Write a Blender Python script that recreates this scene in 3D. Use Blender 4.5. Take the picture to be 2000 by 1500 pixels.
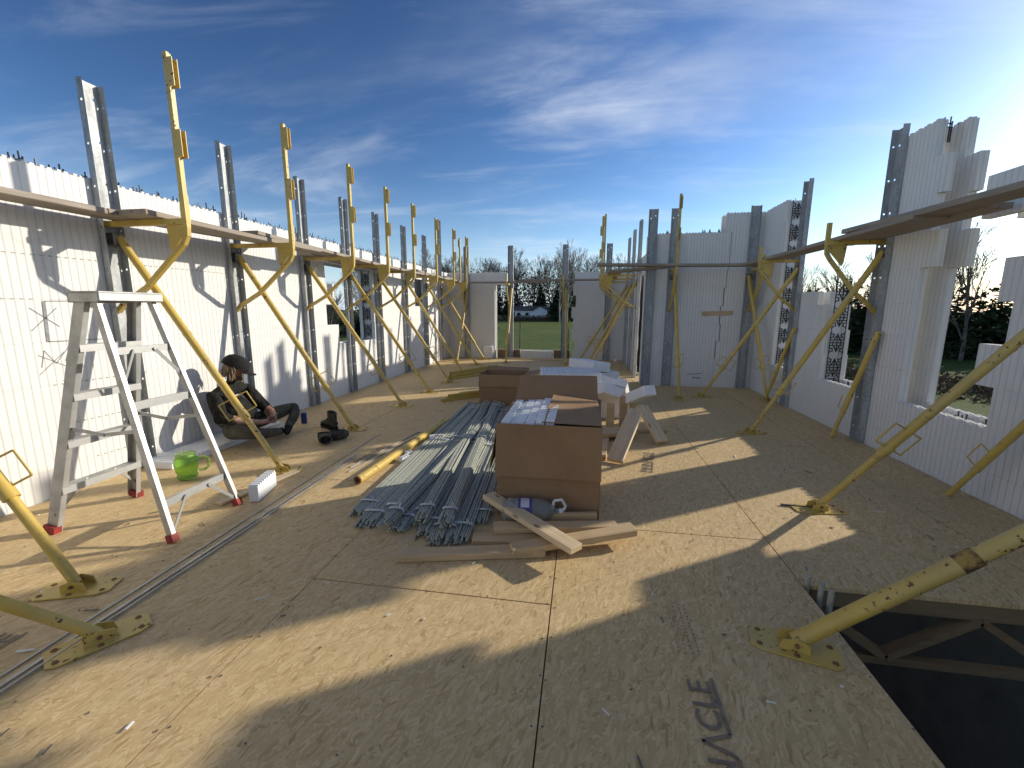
import bpy, math, random
from mathutils import Vector, Matrix, Euler
R_ = math.radians
random.seed(7)
for o in list(bpy.data.objects): bpy.data.objects.remove(o)
scene = bpy.context.scene
COL = scene.collection

# ------------------------------------------------------------------ camera
cam_d = bpy.data.cameras.new('camera'); cam = bpy.data.objects.new('camera', cam_d); COL.objects.link(cam)
cam_d.sensor_width = 36; cam_d.lens = 15.128; cam_d.clip_end = 2000; cam_d.clip_start = 0.02
yaw, pitch, roll = -0.16268, -0.17264, 0.0025
fw = Vector((math.sin(yaw)*math.cos(pitch), math.cos(yaw)*math.cos(pitch), math.sin(pitch)))
rt = Vector((math.cos(yaw), -math.sin(yaw), 0)); up = rt.cross(fw)
r2 = math.cos(roll)*rt+math.sin(roll)*up; u2 = -math.sin(roll)*rt+math.cos(roll)*up
cam.matrix_world = Matrix(((r2.x, u2.x, -fw.x, 0), (r2.y, u2.y, -fw.y, 0), (r2.z, u2.z, -fw.z, 1.37), (0, 0, 0, 1)))
scene.camera = cam

# ------------------------------------------------------------------ sky, sun, exposure
SUN = Vector((1, .635, .43)).normalized()
elev = math.asin(SUN.z); azim = math.atan2(SUN.x, SUN.y)
w = bpy.data.worlds.new('World'); scene.world = w; w.use_nodes = True
nt = w.node_tree; nt.nodes.clear()
def N(t, kind, **kw):
    n = t.nodes.new(kind)
    for k, v in kw.items(): setattr(n, k, v)
    return n
out = N(nt, 'ShaderNodeOutputWorld'); bg = N(nt, 'ShaderNodeBackground')
sky = N(nt, 'ShaderNodeTexSky', sky_type='NISHITA', sun_disc=False, sun_elevation=elev, sun_rotation=azim,
        air_density=1.0, dust_density=.6, ozone_density=2.6, altitude=200)
geo = N(nt, 'ShaderNodeTexCoord'); sep = N(nt, 'ShaderNodeSeparateXYZ')
nt.links.new(geo.outputs['Generated'], sep.inputs[0])
def M(t, op, a, b=None, c=None):
    n = N(t, 'ShaderNodeMath', operation=op)
    for i, v in enumerate((a, b, c)):
        if v is None: continue
        if isinstance(v, (int, float)): n.inputs[i].default_value = v
        else: t.links.new(v, n.inputs[i])
    return n.outputs[0]
zz = M(nt, 'ADD', M(nt, 'MAXIMUM', sep.outputs[2], 0), .16)
cx = N(nt, 'ShaderNodeCombineXYZ')
nt.links.new(M(nt, 'DIVIDE', sep.outputs[0], zz), cx.inputs[0]); nt.links.new(M(nt, 'DIVIDE', sep.outputs[1], zz), cx.inputs[1])
def cloudlayer(rot, sc, loc, lo, hi, detail=9, dist=.9):
    mp = N(nt, 'ShaderNodeMapping'); mp.inputs['Rotation'].default_value = (0, 0, rot); mp.inputs['Scale'].default_value = sc; mp.inputs['Location'].default_value = loc
    nt.links.new(cx.outputs[0], mp.inputs[0])
    nz = N(nt, 'ShaderNodeTexNoise'); nz.inputs['Scale'].default_value = 1; nz.inputs['Detail'].default_value = detail; nz.inputs['Roughness'].default_value = .58; nz.inputs['Distortion'].default_value = dist
    nt.links.new(mp.outputs[0], nz.inputs['Vector'])
    mr = N(nt, 'ShaderNodeMapRange'); mr.inputs[1].default_value = lo; mr.inputs[2].default_value = hi; mr.interpolation_type = 'SMOOTHSTEP'
    nt.links.new(nz.outputs[0], mr.inputs[0]); return mr.outputs[0]
c1 = cloudlayer(R_(35), (.8, 1.9, 1), (3.1, .4, 0), .44, .80, 10, .45)
c2 = cloudlayer(R_(-42), (1.0, 3.4, 1), (1.7, 2.6, 0), .50, .88, 11, .6)
c3 = cloudlayer(R_(20), (.35, .5, 1), (5.2, 1.1, 0), .36, .66, 5, .3)
cl = M(nt, 'MULTIPLY', M(nt, 'MINIMUM', M(nt, 'ADD', M(nt, 'MULTIPLY', M(nt, 'MULTIPLY', c1, c3), 1.05), M(nt, 'MULTIPLY', c2, .34)), .75), M(nt, 'SMOOTH_MIN', M(nt, 'MULTIPLY', M(nt, 'MAXIMUM', sep.outputs[2], 0), 9), 1.0))
mx = N(nt, 'ShaderNodeMix', data_type='RGBA'); mx.inputs['B'].default_value = (4.4, 4.7, 5.2, 1)
gm = N(nt, 'ShaderNodeGamma'); gm.inputs[1].default_value = 1.58; nt.links.new(sky.outputs[0], gm.inputs[0])
sk = N(nt, 'ShaderNodeVectorMath', operation='SCALE'); sk.inputs['Scale'].default_value = .285; nt.links.new(gm.outputs[0], sk.inputs[0])
hz = N(nt, 'ShaderNodeMix', data_type='RGBA'); hz.inputs['B'].default_value = (4.2, 5.0, 6.2, 1)
nt.links.new(M(nt, 'MULTIPLY', M(nt, 'POWER', M(nt, 'SUBTRACT', 1, M(nt, 'MINIMUM', M(nt, 'MULTIPLY', M(nt, 'MAXIMUM', sep.outputs[2], 0), 3.2), 1)), 2.5), .72), hz.inputs['Factor']); nt.links.new(sk.outputs[0], hz.inputs['A'])
nt.links.new(cl, mx.inputs['Factor']); nt.links.new(hz.outputs['Result'], mx.inputs['A'])
nt.links.new(mx.outputs['Result'], bg.inputs[0]); bg.inputs[1].default_value = .11
nt.links.new(bg.outputs[0], out.inputs[0])

sd = bpy.data.lights.new('sun', 'SUN'); sd.energy = 2.75; sd.angle = R_(.8); sd.color = (1, .92, .78)
so = bpy.data.objects.new('sun', sd); COL.objects.link(so); so.rotation_euler = SUN.to_track_quat('Z', 'Y').to_euler(); so.location = (30, 20, 20)
vs = scene.view_settings; vs.view_transform = 'Standard'; vs.look = 'None'; vs.exposure = .90; vs.gamma = 1; vs.use_curve_mapping = False
scene.render.engine = 'CYCLES'
scene.cycles.max_bounces = 8; scene.cycles.transparent_max_bounces = 8

# ------------------------------------------------------------------ materials
MATS = {}
def newmat(name):
    m = bpy.data.materials.new(name); m.use_nodes = True; t = m.node_tree
    MATS[name] = m
    return m, t, t.nodes['Principled BSDF']
def pos(t, scale=(1, 1, 1), rot=(0, 0, 0), obj=False):
    if obj:
        s = N(t, 'ShaderNodeTexCoord').outputs['Object']
    else:
        s = N(t, 'ShaderNodeNewGeometry').outputs['Position']
    mp = N(t, 'ShaderNodeMapping'); mp.inputs['Scale'].default_value = scale; mp.inputs['Rotation'].default_value = rot
    t.links.new(s, mp.inputs[0]); return mp.outputs[0]
def noise(t, vec, scale, detail=4, rough=.55, dist=0):
    n = N(t, 'ShaderNodeTexNoise'); n.inputs['Scale'].default_value = scale; n.inputs['Detail'].default_value = detail
    n.inputs['Roughness'].default_value = rough; n.inputs['Distortion'].default_value = dist
    t.links.new(vec, n.inputs['Vector']); return n.outputs[0]
def ramp(t, fac, stops):
    r = N(t, 'ShaderNodeValToRGB'); e = r.color_ramp.elements
    while len(e) < len(stops): e.new(.5)
    for i, (p, c) in enumerate(stops): e[i].position = p; e[i].color = (*c, 1)
    t.links.new(fac, r.inputs[0]); return r.outputs[0]
def mix(t, fac, a, b, mode='MIX'):
    n = N(t, 'ShaderNodeMix', data_type='RGBA', blend_type=mode)
    for k, v in (('Factor', fac), ('A', a), ('B', b)):
        if isinstance(v, (int, float)): n.inputs[k].default_value = v
        elif isinstance(v, tuple): n.inputs[k].default_value = (*v, 1)
        else: t.links.new(v, n.inputs[k])
    return n.outputs['Result']
def bump(t, b, h, strength=.3, dist=.01):
    n = N(t, 'ShaderNodeBump'); n.inputs['Strength'].default_value = strength; n.inputs['Distance'].default_value = dist
    t.links.new(h, n.inputs['Height']); t.links.new(n.outputs[0], b.inputs['Normal'])
def step(t, v, lo, hi):
    n = N(t, 'ShaderNodeMapRange'); n.inputs[1].default_value = lo; n.inputs[2].default_value = hi
    t.links.new(v, n.inputs[0]); return n.outputs[0]

# oriented strand board
m, t, b = newmat('osb')
vals = []
for k, (rz, sc) in enumerate(((.45, (130, 30, 1)), (-.85, (118, 27, 1)), (1.45, (140, 34, 1)), (-.25, (108, 23, 1)))):
    wob = N(t, 'ShaderNodeVectorMath', operation='ADD')
    nzc = N(t, 'ShaderNodeTexNoise'); nzc.inputs['Scale'].default_value = 9+k; t.links.new(N(t, 'ShaderNodeNewGeometry').outputs['Position'], nzc.inputs['Vector'])
    sc_ = N(t, 'ShaderNodeVectorMath', operation='SCALE'); sc_.inputs['Scale'].default_value = .05; t.links.new(nzc.outputs['Color'], sc_.inputs[0])
    t.links.new(N(t, 'ShaderNodeNewGeometry').outputs['Position'], wob.inputs[0]); t.links.new(sc_.outputs[0], wob.inputs[1])
    mp = N(t, 'ShaderNodeMapping'); mp.vector_type = 'TEXTURE'; mp.inputs['Rotation'].default_value = (0, 0, rz); mp.inputs['Scale'].default_value = (1/sc[0], 1/sc[1], 1); mp.inputs['Location'].default_value = (k*3.7, k*1.9, 0)
    t.links.new(wob.outputs[0], mp.inputs[0])
    vo = N(t, 'ShaderNodeTexVoronoi'); vo.voronoi_dimensions = '2D'; vo.inputs['Scale'].default_value = 1
    t.links.new(mp.outputs[0], vo.inputs['Vector'])
    s3 = N(t, 'ShaderNodeSeparateColor'); t.links.new(vo.outputs['Color'], s3.inputs[0]); vals.append((s3.outputs[0], s3.outputs[1], vo.outputs['Distance']))
sel = M(t, 'GREATER_THAN', vals[0][1], .5); sel2 = M(t, 'GREATER_THAN', vals[1][1], .45); sel3 = M(t, 'GREATER_THAN', vals[3][1], .5)
def lerp(t, f, a, b_): return M(t, 'ADD', M(t, 'MULTIPLY', a, M(t, 'SUBTRACT', 1, f)), M(t, 'MULTIPLY', b_, f))
strand = lerp(t, sel3, lerp(t, sel2, lerp(t, sel, vals[2][0], vals[0][0]), vals[1][0]), vals[3][0])
big = noise(t, pos(t), 1.3, 4, .6)
fine = noise(t, pos(t, (1, 1, 1)), 120, 3, .7)
colr = ramp(t, strand, [(0, (.42, .28, .125)), (.10, (.53, .375, .18)), (.55, (.60, .435, .22)), (1, (.70, .53, .295))])
colr = mix(t, M(t, 'MULTIPLY', step(t, big, .46, .72), .28), colr, (.43, .33, .21))
oi = N(t, 'ShaderNodeObjectInfo')
colr = mix(t, M(t, 'MULTIPLY', oi.outputs['Random'], .16), colr, (.58, .43, .24))
spk = noise(t, pos(t), 26, 2, .5)
colr = mix(t, M(t, 'MULTIPLY', step(t, spk, .66, .76), .4), colr, (.22, .15, .085))
foot = noise(t, pos(t, (1, 1, 1)), 4.5, 6, .65, 1.2)
colr = mix(t, M(t, 'MULTIPLY', step(t, foot, .56, .78), .12), colr, (.33, .255, .165))
t.links.new(colr, b.inputs['Base Color']); b.inputs['Roughness'].default_value = .62
hh = M(t, 'ADD', M(t, 'MULTIPLY', strand, .7), M(t, 'MULTIPLY', fine, .35)); bump(t, b, hh, .45, .003)

# expanded polystyrene foam: fine vertical ribs
m, t, b = newmat('foam')
p = pos(t); sp = N(t, 'ShaderNodeSeparateXYZ'); t.links.new(p, sp.inputs[0])
s_ = M(t, 'ADD', sp.outputs[0], sp.outputs[1])
rib = M(t, 'PINGPONG', M(t, 'MULTIPLY', s_, 1/.0508), .5)
rb = step(t, rib, .04, .20)
rib2 = M(t, 'PINGPONG', M(t, 'MULTIPLY', s_, 1/.2032), .5)
bead = noise(t, p, 160, 2, .6); smg = noise(t, p, 2.2, 5, .6)
cc = mix(t, M(t, 'MULTIPLY', step(t, smg, .5, .75), .25), (.73, .715, .68), (.62, .60, .56))
cc = mix(t, M(t, 'MULTIPLY', M(t, 'SUBTRACT', 1, rb), .38), cc, (.50, .50, .49))
cc = mix(t, M(t, 'MULTIPLY', M(t, 'LESS_THAN', rib2, .018), .12), cc, (.5, .5, .5))
oi = N(t, 'ShaderNodeObjectInfo'); cc = mix(t, M(t, 'MULTIPLY', oi.outputs['Random'], .10), cc, (.66, .66, .66))
prt = noise(t, pos(t, (30, 30, 95)), 1, 2, .5); band = M(t, 'PINGPONG', M(t, 'MULTIPLY', s_, 1/.6096), .5)
cc = mix(t, M(t, 'MULTIPLY', M(t, 'MULTIPLY', M(t, 'LESS_THAN', band, .05), step(t, prt, .52, .58)), .22), cc, (.5, .5, .52))
drt = noise(t, pos(t, (1, 1, .6)), 5.5, 7, .7, .8); cc = mix(t, M(t, 'MULTIPLY', step(t, drt, .58, .74), .22), cc, (.42, .37, .30))
t.links.new(cc, b.inputs['Base Color']); b.inputs['Roughness'].default_value = .75
bump(t, b, M(t, 'ADD', M(t, 'MULTIPLY', rb, .8), M(t, 'MULTIPLY', bead, .35)), .7, .005)
# plain foam for loose pieces
m, t, b = newmat('foam_plain')
p = pos(t, obj=True); bead = noise(t, p, 160, 2, .6); smg = noise(t, p, 4, 4)
t.links.new(mix(t, step(t, smg, .4, .8), (.83, .83, .83), (.70, .71, .72)), b.inputs['Base Color']); b.inputs['Roughness'].default_value = .7
bump(t, b, bead, .4, .003)

def simple(name, c1, c2, scale=6, rough=.5, metal=0, lo=.4, hi=.65, bs=.15, bscale=None, bd=.003, detail=5, stretch=(1, 1, 1), world=False, rough2=None):
    m, t, b = newmat(name)
    p = pos(t, stretch, obj=not world)
    n = noise(t, p, scale, detail, .6)
    f = step(t, n, lo, hi)
    t.links.new(mix(t, f, c1, c2), b.inputs['Base Color'])
    b.inputs['Roughness'].default_value = rough; b.inputs['Metallic'].default_value = metal
    if rough2 is not None:
        t.links.new(M(t, 'ADD', rough, M(t, 'MULTIPLY', f, rough2-rough)), b.inputs['Roughness'])
    if bs: bump(t, b, noise(t, p, bscale or scale*4, 3), bs, bd)
    return m
# galvanised steel
m, t, b = newmat('galvanised')
p = pos(t); vo = N(t, 'ShaderNodeTexVoronoi'); vo.inputs['Scale'].default_value = 55; t.links.new(p, vo.inputs['Vector'])
s3 = N(t, 'ShaderNodeSeparateColor'); t.links.new(vo.outputs['Color'], s3.inputs[0])
st = noise(t, pos(t, (6, 6, 1.4)), 2.5, 6, .65)
cg = mix(t, s3.outputs[0], (.34, .355, .36), (.45, .465, .47)); cg = mix(t, M(t, 'MULTIPLY', step(t, st, .45, .68), .7), cg, (.22, .23, .235))
wht = noise(t, pos(t, (9, 9, 3)), 3.5, 5, .7); cg = mix(t, M(t, 'MULTIPLY', step(t, wht, .62, .72), .4), cg, (.5, .5, .48))
t.links.new(cg, b.inputs['Base Color']); b.inputs['Metallic'].default_value = .2
t.links.new(M(t, 'ADD', .38, M(t, 'MULTIPLY', st, .4)), b.inputs['Roughness']); bump(t, b, st, .25, .004)
# worn yellow paint with rust
m, t, b = newmat('yellow_paint')
p = pos(t); n1 = noise(t, p, 7, 5, .6); n2 = noise(t, p, 34, 4, .62); n3 = noise(t, p, 2.2, 3, .6)
cy = mix(t, step(t, n1, .35, .7), (.60, .42, .075), (.48, .335, .09))
cy = mix(t, M(t, 'MULTIPLY', step(t, n3, .42, .68), .5), cy, (.55, .44, .18))
rust = M(t, 'MULTIPLY', step(t, n2, .61, .65), step(t, n3, .40, .55))
cy = mix(t, rust, cy, (.09, .045, .022))
t.links.new(cy, b.inputs['Base Color']); t.links.new(M(t, 'ADD', .42, M(t, 'MULTIPLY', rust, .4)), b.inputs['Roughness']); bump(t, b, M(t, 'SUBTRACT', n1, M(t, 'MULTIPLY', rust, .3)), .2, .003)
simple('rust_paint', (.36, .24, .06), (.11, .055, .028), 22, .75, 0, .42, .58, .3)
simple('rusty_steel', (.16, .075, .035), (.30, .16, .08), 20, .85)
# wood: grain along local X
def wood(name, a, c, knots=True, dark=.35):
    m, t, b = newmat(name)
    oi = N(t, 'ShaderNodeObjectInfo')
    tc = N(t, 'ShaderNodeTexCoord').outputs['Object']
    ad = N(t, 'ShaderNodeVectorMath', operation='ADD'); cm = N(t, 'ShaderNodeCombineXYZ')
    t.links.new(M(t, 'MULTIPLY', oi.outputs['Random'], 37), cm.inputs[0]); t.links.new(M(t, 'MULTIPLY', oi.outputs['Random'], 11), cm.inputs[1])
    t.links.new(tc, ad.inputs[0]); t.links.new(cm.outputs[0], ad.inputs[1])
    mp = N(t, 'ShaderNodeMapping'); mp.inputs['Scale'].default_value = (1.6, 26, 26); t.links.new(ad.outputs[0], mp.inputs[0])
    g = noise(t, mp.outputs[0], 1.6, 7, .62, .7)
    cw = mix(t, step(t, g, .3, .72), a, c)
    if knots:
        m2 = N(t, 'ShaderNodeMapping'); m2.inputs['Scale'].default_value = (3.2, 8, 8); t.links.new(ad.outputs[0], m2.inputs[0])
        vo = N(t, 'ShaderNodeTexVoronoi'); vo.inputs['Scale'].default_value = 1; t.links.new(m2.outputs[0], vo.inputs['Vector'])
        cw = mix(t, M(t, 'MULTIPLY', M(t, 'SUBTRACT', 1, step(t, vo.outputs['Distance'], .06, .13)), .8), cw, (.12, .065, .03))
    bg_ = noise(t, ad.outputs[0], 3, 4); cw = mix(t, M(t, 'MULTIPLY', step(t, bg_, .45, .7), dark), cw, (.30, .22, .14))
    t.links.new(cw, b.inputs['Base Color']); b.inputs['Roughness'].default_value = .7; bump(t, b, g, .3, .003)
wood('lumber', (.62, .46, .27), (.48, .33, .17))
wood('lumber_pale', (.72, .58, .38), (.58, .43, .25), True, .2)
wood('weathered_plank', (.34, .29, .235), (.21, .175, .14), True, .5)
wood('truss_wood', (.26, .18, .095), (.18, .12, .062))
m, t, b = newmat('cardboard')
p = pos(t, obj=True); sp = N(t, 'ShaderNodeSeparateXYZ'); t.links.new(p, sp.inputs[0])
n1 = noise(t, p, 3, 4); n2 = noise(t, pos(t, (60, 60, 6), obj=True), 2, 3)
cb = mix(t, step(t, n1, .35, .7), (.325, .205, .115), (.27, .165, .09)); cb = mix(t, M(t, 'MULTIPLY', step(t, n2, .4, .7), .2), cb, (.40, .26, .15))
t.links.new(cb, b.inputs['Base Color']); b.inputs['Roughness'].default_value = .8
wv = M(t, 'SINE', M(t, 'MULTIPLY', M(t, 'ADD', sp.outputs[0], sp.outputs[1]), 620)); bump(t, b, M(t, 'ADD', M(t, 'MULTIPLY', wv, .3), n2), .22, .002)
simple('rebar', (.42, .43, .355), (.29, .30, .25), 30, .48, 0, .35, .65, .4, 160, .004)
simple('aluminium', (.50, .50, .485), (.36, .36, .35), 9, .40, .45, .4, .7, .08, rough2=.55)
simple('red_rubber', (.34, .035, .03), (.22, .03, .025), 12, .6)
simple('black_plastic', (.012, .012, .013), (.022, .022, .022), 20, .5)
simple('tape', (.66, .67, .66), (.52, .54, .54), 12, .45)
simple('shirt', (.014, .014, .013), (.026, .025, .022), 9, .9, 0, .4, .65, 1.0, 15, .04)
simple('trousers', (.10, .093, .068), (.062, .058, .044), 10, .9, 0, .4, .65, 1.0, 14, .04)
simple('skin', (.42, .225, .15), (.34, .17, .115), 14, .5)
simple('cap_cloth', (.012, .012, .013), (.022, .021, .02), 30, .85)
simple('sock', (.014, .014, .016), (.024, .024, .026), 40, .95)
simple('hair', (.19, .125, .065), (.11, .07, .035), 60, .6, stretch=(1, 1, .2))
simple('boot_leather', (.055, .049, .041), (.095, .085, .07), 12, .75, 0, .4, .65, .4, 40, .006)
simple('boot_sole', (.012, .012, .012), (.02, .02, .02), 20, .8)
simple('phone_glass', (.008, .008, .01), (.012, .012, .014), 5, .12)
simple('blue_can', (.02, .045, .20), (.03, .06, .26), 8, .35, .3)
simple('concrete', (.30, .29, .27), (.22, .21, .20), 3, .9, world=True)
simple('dark_rod', (.11, .105, .10), (.20, .20, .19), 14, .5, .5)
m, t, b = newmat('steel_strip'); n1 = noise(t, pos(t), 9, 4); t.links.new(mix(t, step(t, n1, .4, .65), (.46, .45, .42), (.33, .32, .295)), b.inputs['Base Color']); b.inputs['Metallic'].default_value = .3; b.inputs['Roughness'].default_value = .4
def clear(name, c, rough, tr):
    m, t, b = newmat(name); n1 = noise(t, pos(t, obj=True), 8, 3)
    t.links.new(mix(t, n1, c, tuple(x*.9 for x in c)), b.inputs['Base Color']); b.inputs['Roughness'].default_value = rough; b.inputs['Transmission Weight'].default_value = tr; b.inputs['IOR'].default_value = 1.25
clear('green_plastic', (.62, .90, .32), .15, .85)
clear('clear_plastic', (.80, .82, .80), .14, .82)
simple('white_plastic', (.78, .78, .76), (.68, .68, .66), 10, .4)
simple('label_blue', (.05, .05, .22), (.07, .07, .27), 6, .4)
simple('label_white', (.6, .58, .66), (.45, .43, .55), 30, .5)
simple('ink', (.17, .14, .105), (.30, .235, .16), 30, .8, lo=.35, hi=.7)
simple('ink_red', (.38, .22, .16), (.46, .30, .19), 60, .8)
simple('joint_gap_shade', (.40, .40, .39), (.48, .48, .47), 40, .9)
simple('marker', (.20, .20, .21), (.30, .30, .31), 40, .8)
# outdoors
m, t, b = newmat('grass')
p = pos(t); n1 = noise(t, p, .12, 6, .6); n2 = noise(t, pos(t, (1, .35, 1)), 2.2, 6, .7); n3 = noise(t, p, 26, 3, .7)
cg = mix(t, step(t, n1, .35, .65), (.07, .115, .02), (.125, .15, .035)); cg = mix(t, M(t, 'MULTIPLY', step(t, n2, .5, .7), .6), cg, (.17, .17, .055)); cg = mix(t, M(t, 'MULTIPLY', n3, .5), cg, (.04, .075, .012))
vd = N(t, 'ShaderNodeVectorMath', operation='LENGTH'); t.links.new(p, vd.inputs[0])
dirt = M(t, 'MULTIPLY', M(t, 'SUBTRACT', 1, step(t, vd.outputs['Value'], 15, 19)), step(t, n2, .3, .55)); cg = mix(t, dirt, cg, (.20, .15, .095))
t.links.new(cg, b.inputs['Base Color']); b.inputs['Roughness'].default_value = .9; bump(t, b, M(t, 'ADD', n2, n3), 1, .06)
simple('bark', (.175, .15, .125), (.10, .085, .07), 2, .9, bs=.4, world=True)
simple('bark_pale', (.36, .33, .29), (.20, .175, .15), 1.5, .9, bs=.4, world=True)
simple('needles', (.018, .033, .014), (.038, .058, .022), 1.2, .8, bs=0, world=True)
simple('dry_brush', (.15, .11, .07), (.085, .065, .045), 1.5, .9, bs=0, world=True)
simple('woods', (.05, .043, .032), (.095, .08, .062), .6, .9, bs=0, world=True)
simple('siding_white', (.80, .81, .82), (.72, .73, .75), .8, .6, bs=0)
simple('roof_dark', (.05, .05, .055), (.075, .073, .075), 2, .85)
simple('window_dark', (.012, .014, .018), (.02, .024, .03), 2, .12, bs=0)
simple('plywood', (.24, .165, .095), (.17, .115, .065), 5, .8)

for nme in ('shirt', 'trousers', 'cap_cloth', 'sock', 'boot_leather', 'boot_sole', 'needles', 'woods', 'dry_brush', 'grass', 'osb', 'cardboard', 'foam', 'foam_plain'):
    MATS[nme].node_tree.nodes['Principled BSDF'].inputs['Specular IOR Level'].default_value = .18
# ------------------------------------------------------------------ mesh helpers
class MB:
    def __init__(s): s.v = []; s.f = []; s.m = []
    def add(s, vs, fs, mi=0):
        k = len(s.v); s.v += [tuple(v) for v in vs]; s.f += [tuple(i+k for i in f) for f in fs]; s.m += [mi]*len(fs); return s
    def box(s, x0, x1, y0, y1, z0, z1, mi=0):
        return s.add([(x0,y0,z0),(x1,y0,z0),(x1,y1,z0),(x0,y1,z0),(x0,y0,z1),(x1,y0,z1),(x1,y1,z1),(x0,y1,z1)],
                     [(0,3,2,1),(4,5,6,7),(0,1,5,4),(1,2,6,5),(2,3,7,6),(3,0,4,7)], mi)
    def beam(s, p, q, w, h, upv=(0,0,1), mi=0):
        p = Vector(p); q = Vector(q); d = (q-p).normalized(); u = Vector(upv)
        sd_ = d.cross(u)
        if sd_.length < 1e-4: sd_ = d.cross(Vector((1,0,0)))
        sd_.normalize(); u = sd_.cross(d).normalized()
        vs = [c+sd_*a*w/2+u*bb*h/2 for c in (p, q) for a, bb in ((-1,-1),(1,-1),(1,1),(-1,1))]
        return s.add(vs, [(0,1,2,3),(7,6,5,4),(0,4,5,1),(1,5,6,2),(2,6,7,3),(3,7,4,0)], mi)
    def tube(s, p, q, r0, r1=None, n=10, cap=True, mi=0, hollow=0):
        p = Vector(p); q = Vector(q); r1 = r0 if r1 is None else r1
        d = (q-p).normalized(); a = d.orthogonal().normalized(); bb = d.cross(a)
        vs = []
        for c, r in ((p, r0), (q, r1)):
            vs += [c+(a*math.cos(2*math.pi*i/n)+bb*math.sin(2*math.pi*i/n))*r for i in range(n)]
        fs = [(i, (i+1)%n, n+(i+1)%n, n+i) for i in range(n)]
        if hollow:
            for c, r in ((p, r0-hollow), (q, r1-hollow)):
                vs += [c+(a*math.cos(2*math.pi*i/n)+bb*math.sin(2*math.pi*i/n))*r for i in range(n)]
            fs += [(2*n+i, 3*n+i, 3*n+(i+1)%n, 2*n+(i+1)%n) for i in range(n)]
            fs += [(i, 2*n+i, 2*n+(i+1)%n, (i+1)%n) for i in range(n)]+[(n+i, n+(i+1)%n, 3*n+(i+1)%n, 3*n+i) for i in range(n)]
        elif cap: fs += [tuple(range(n-1,-1,-1)), tuple(range(n, 2*n))]
        return s.add(vs, fs, mi)
    def path(s, pts, r, n=6, closed=False, mi=0):
        k = len(pts)
        for i in range(k if closed else k-1): s.tube(pts[i], pts[(i+1)%k], r, r, n, True, mi)
        return s
    def prism(s, poly, axis, a0, a1, mi=0):
        # poly in the two other axes, extruded along axis
        n = len(poly)
        def P(u, v, a): return {'x': (a,u,v), 'y': (u,a,v), 'z': (u,v,a)}[axis]
        vs = [P(u,v,a0) for u,v in poly]+[P(u,v,a1) for u,v in poly]
        fs = [(i,(i+1)%n,n+(i+1)%n,n+i) for i in range(n)]+[tuple(range(n-1,-1,-1)), tuple(range(n,2*n))]
        return s.add(vs, fs, mi)
    def rings(s, rings, cap=True, mi=0):
        n = len(rings[0]); vs = [v for r in rings for v in r]; fs = []
        for k in range(len(rings)-1):
            fs += [(k*n+i, k*n+(i+1)%n, (k+1)*n+(i+1)%n, (k+1)*n+i) for i in range(n)]
        if cap: fs += [tuple(range(n-1,-1,-1)), tuple(range((len(rings)-1)*n, len(rings)*n))]
        return s.add(vs, fs, mi)
    def lathe(s, prof, n=20, c=(0,0,0), cap=True, mi=0):
        return s.rings([[(c[0]+r*math.cos(2*math.pi*i/n), c[1]+r*math.sin(2*math.pi*i/n), c[2]+z) for i in range(n)] for r, z in prof], cap, mi)
    def xform(s, mat):
        s.v = [tuple(mat @ Vector(v)) for v in s.v]; return s
    def mesh(s, name, mats, smooth=False, fix=True):
        me = bpy.data.meshes.new(name); me.from_pydata(s.v, [], s.f)
        for mm in (mats if isinstance(mats, (list, tuple)) else [mats]): me.materials.append(MATS[mm])
        if any(s.m): me.polygons.foreach_set('material_index', s.m)
        if fix:
            import bmesh
            bm = bmesh.new(); bm.from_mesh(me); bmesh.ops.recalc_face_normals(bm, faces=bm.faces[:]); bm.to_mesh(me); bm.free()
        if smooth:
            me.polygons.foreach_set('use_smooth', [True]*len(me.polygons))
            try: me.set_sharp_from_angle(angle=R_(40))
            except Exception: pass
        me.update(); return me
    def build(s, name, mats, parent=None, smooth=False, fix=True):
        return ob(name, s.mesh(name, mats, smooth, fix), parent)
def ob(name, data, parent=None, loc=(0,0,0), rot=(0,0,0)):
    o = bpy.data.objects.new(name, data); COL.objects.link(o); o.parent = parent; o.location = loc; o.rotation_euler = rot; return o
def tag(o, label=None, cat=None, group=None, kind=None):
    for k, v in (('label', label), ('category', cat), ('group', group), ('kind', kind)):
        if v: o[k] = v
    return o
def thing(name, loc, label, cat, group=None, rot=(0,0,0)):
    return tag(ob(name, None, None, loc, rot), label, cat, group)
def copy_tree(o, parent=None):
    c = o.copy(); COL.objects.link(c); c.parent = parent
    for ch in o.children: copy_tree(ch, c)
    return c
def bevel(o, wdt, seg=1):
    md = o.modifiers.new('bevel', 'BEVEL'); md.width = wdt; md.segments = seg; md.limit_method = 'ANGLE'; return o

ORD = ['first','second','third','fourth','fifth','sixth','seventh','eighth','ninth','tenth','eleventh','twelfth','thirteenth']
XL, XR, YF, YJ, XN = -3.79, 2.92, 11.95, 8.07, 1.08
CZ = [-.095+.305*i for i in range(0, 13)]     # course heights; floor at 0

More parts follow.
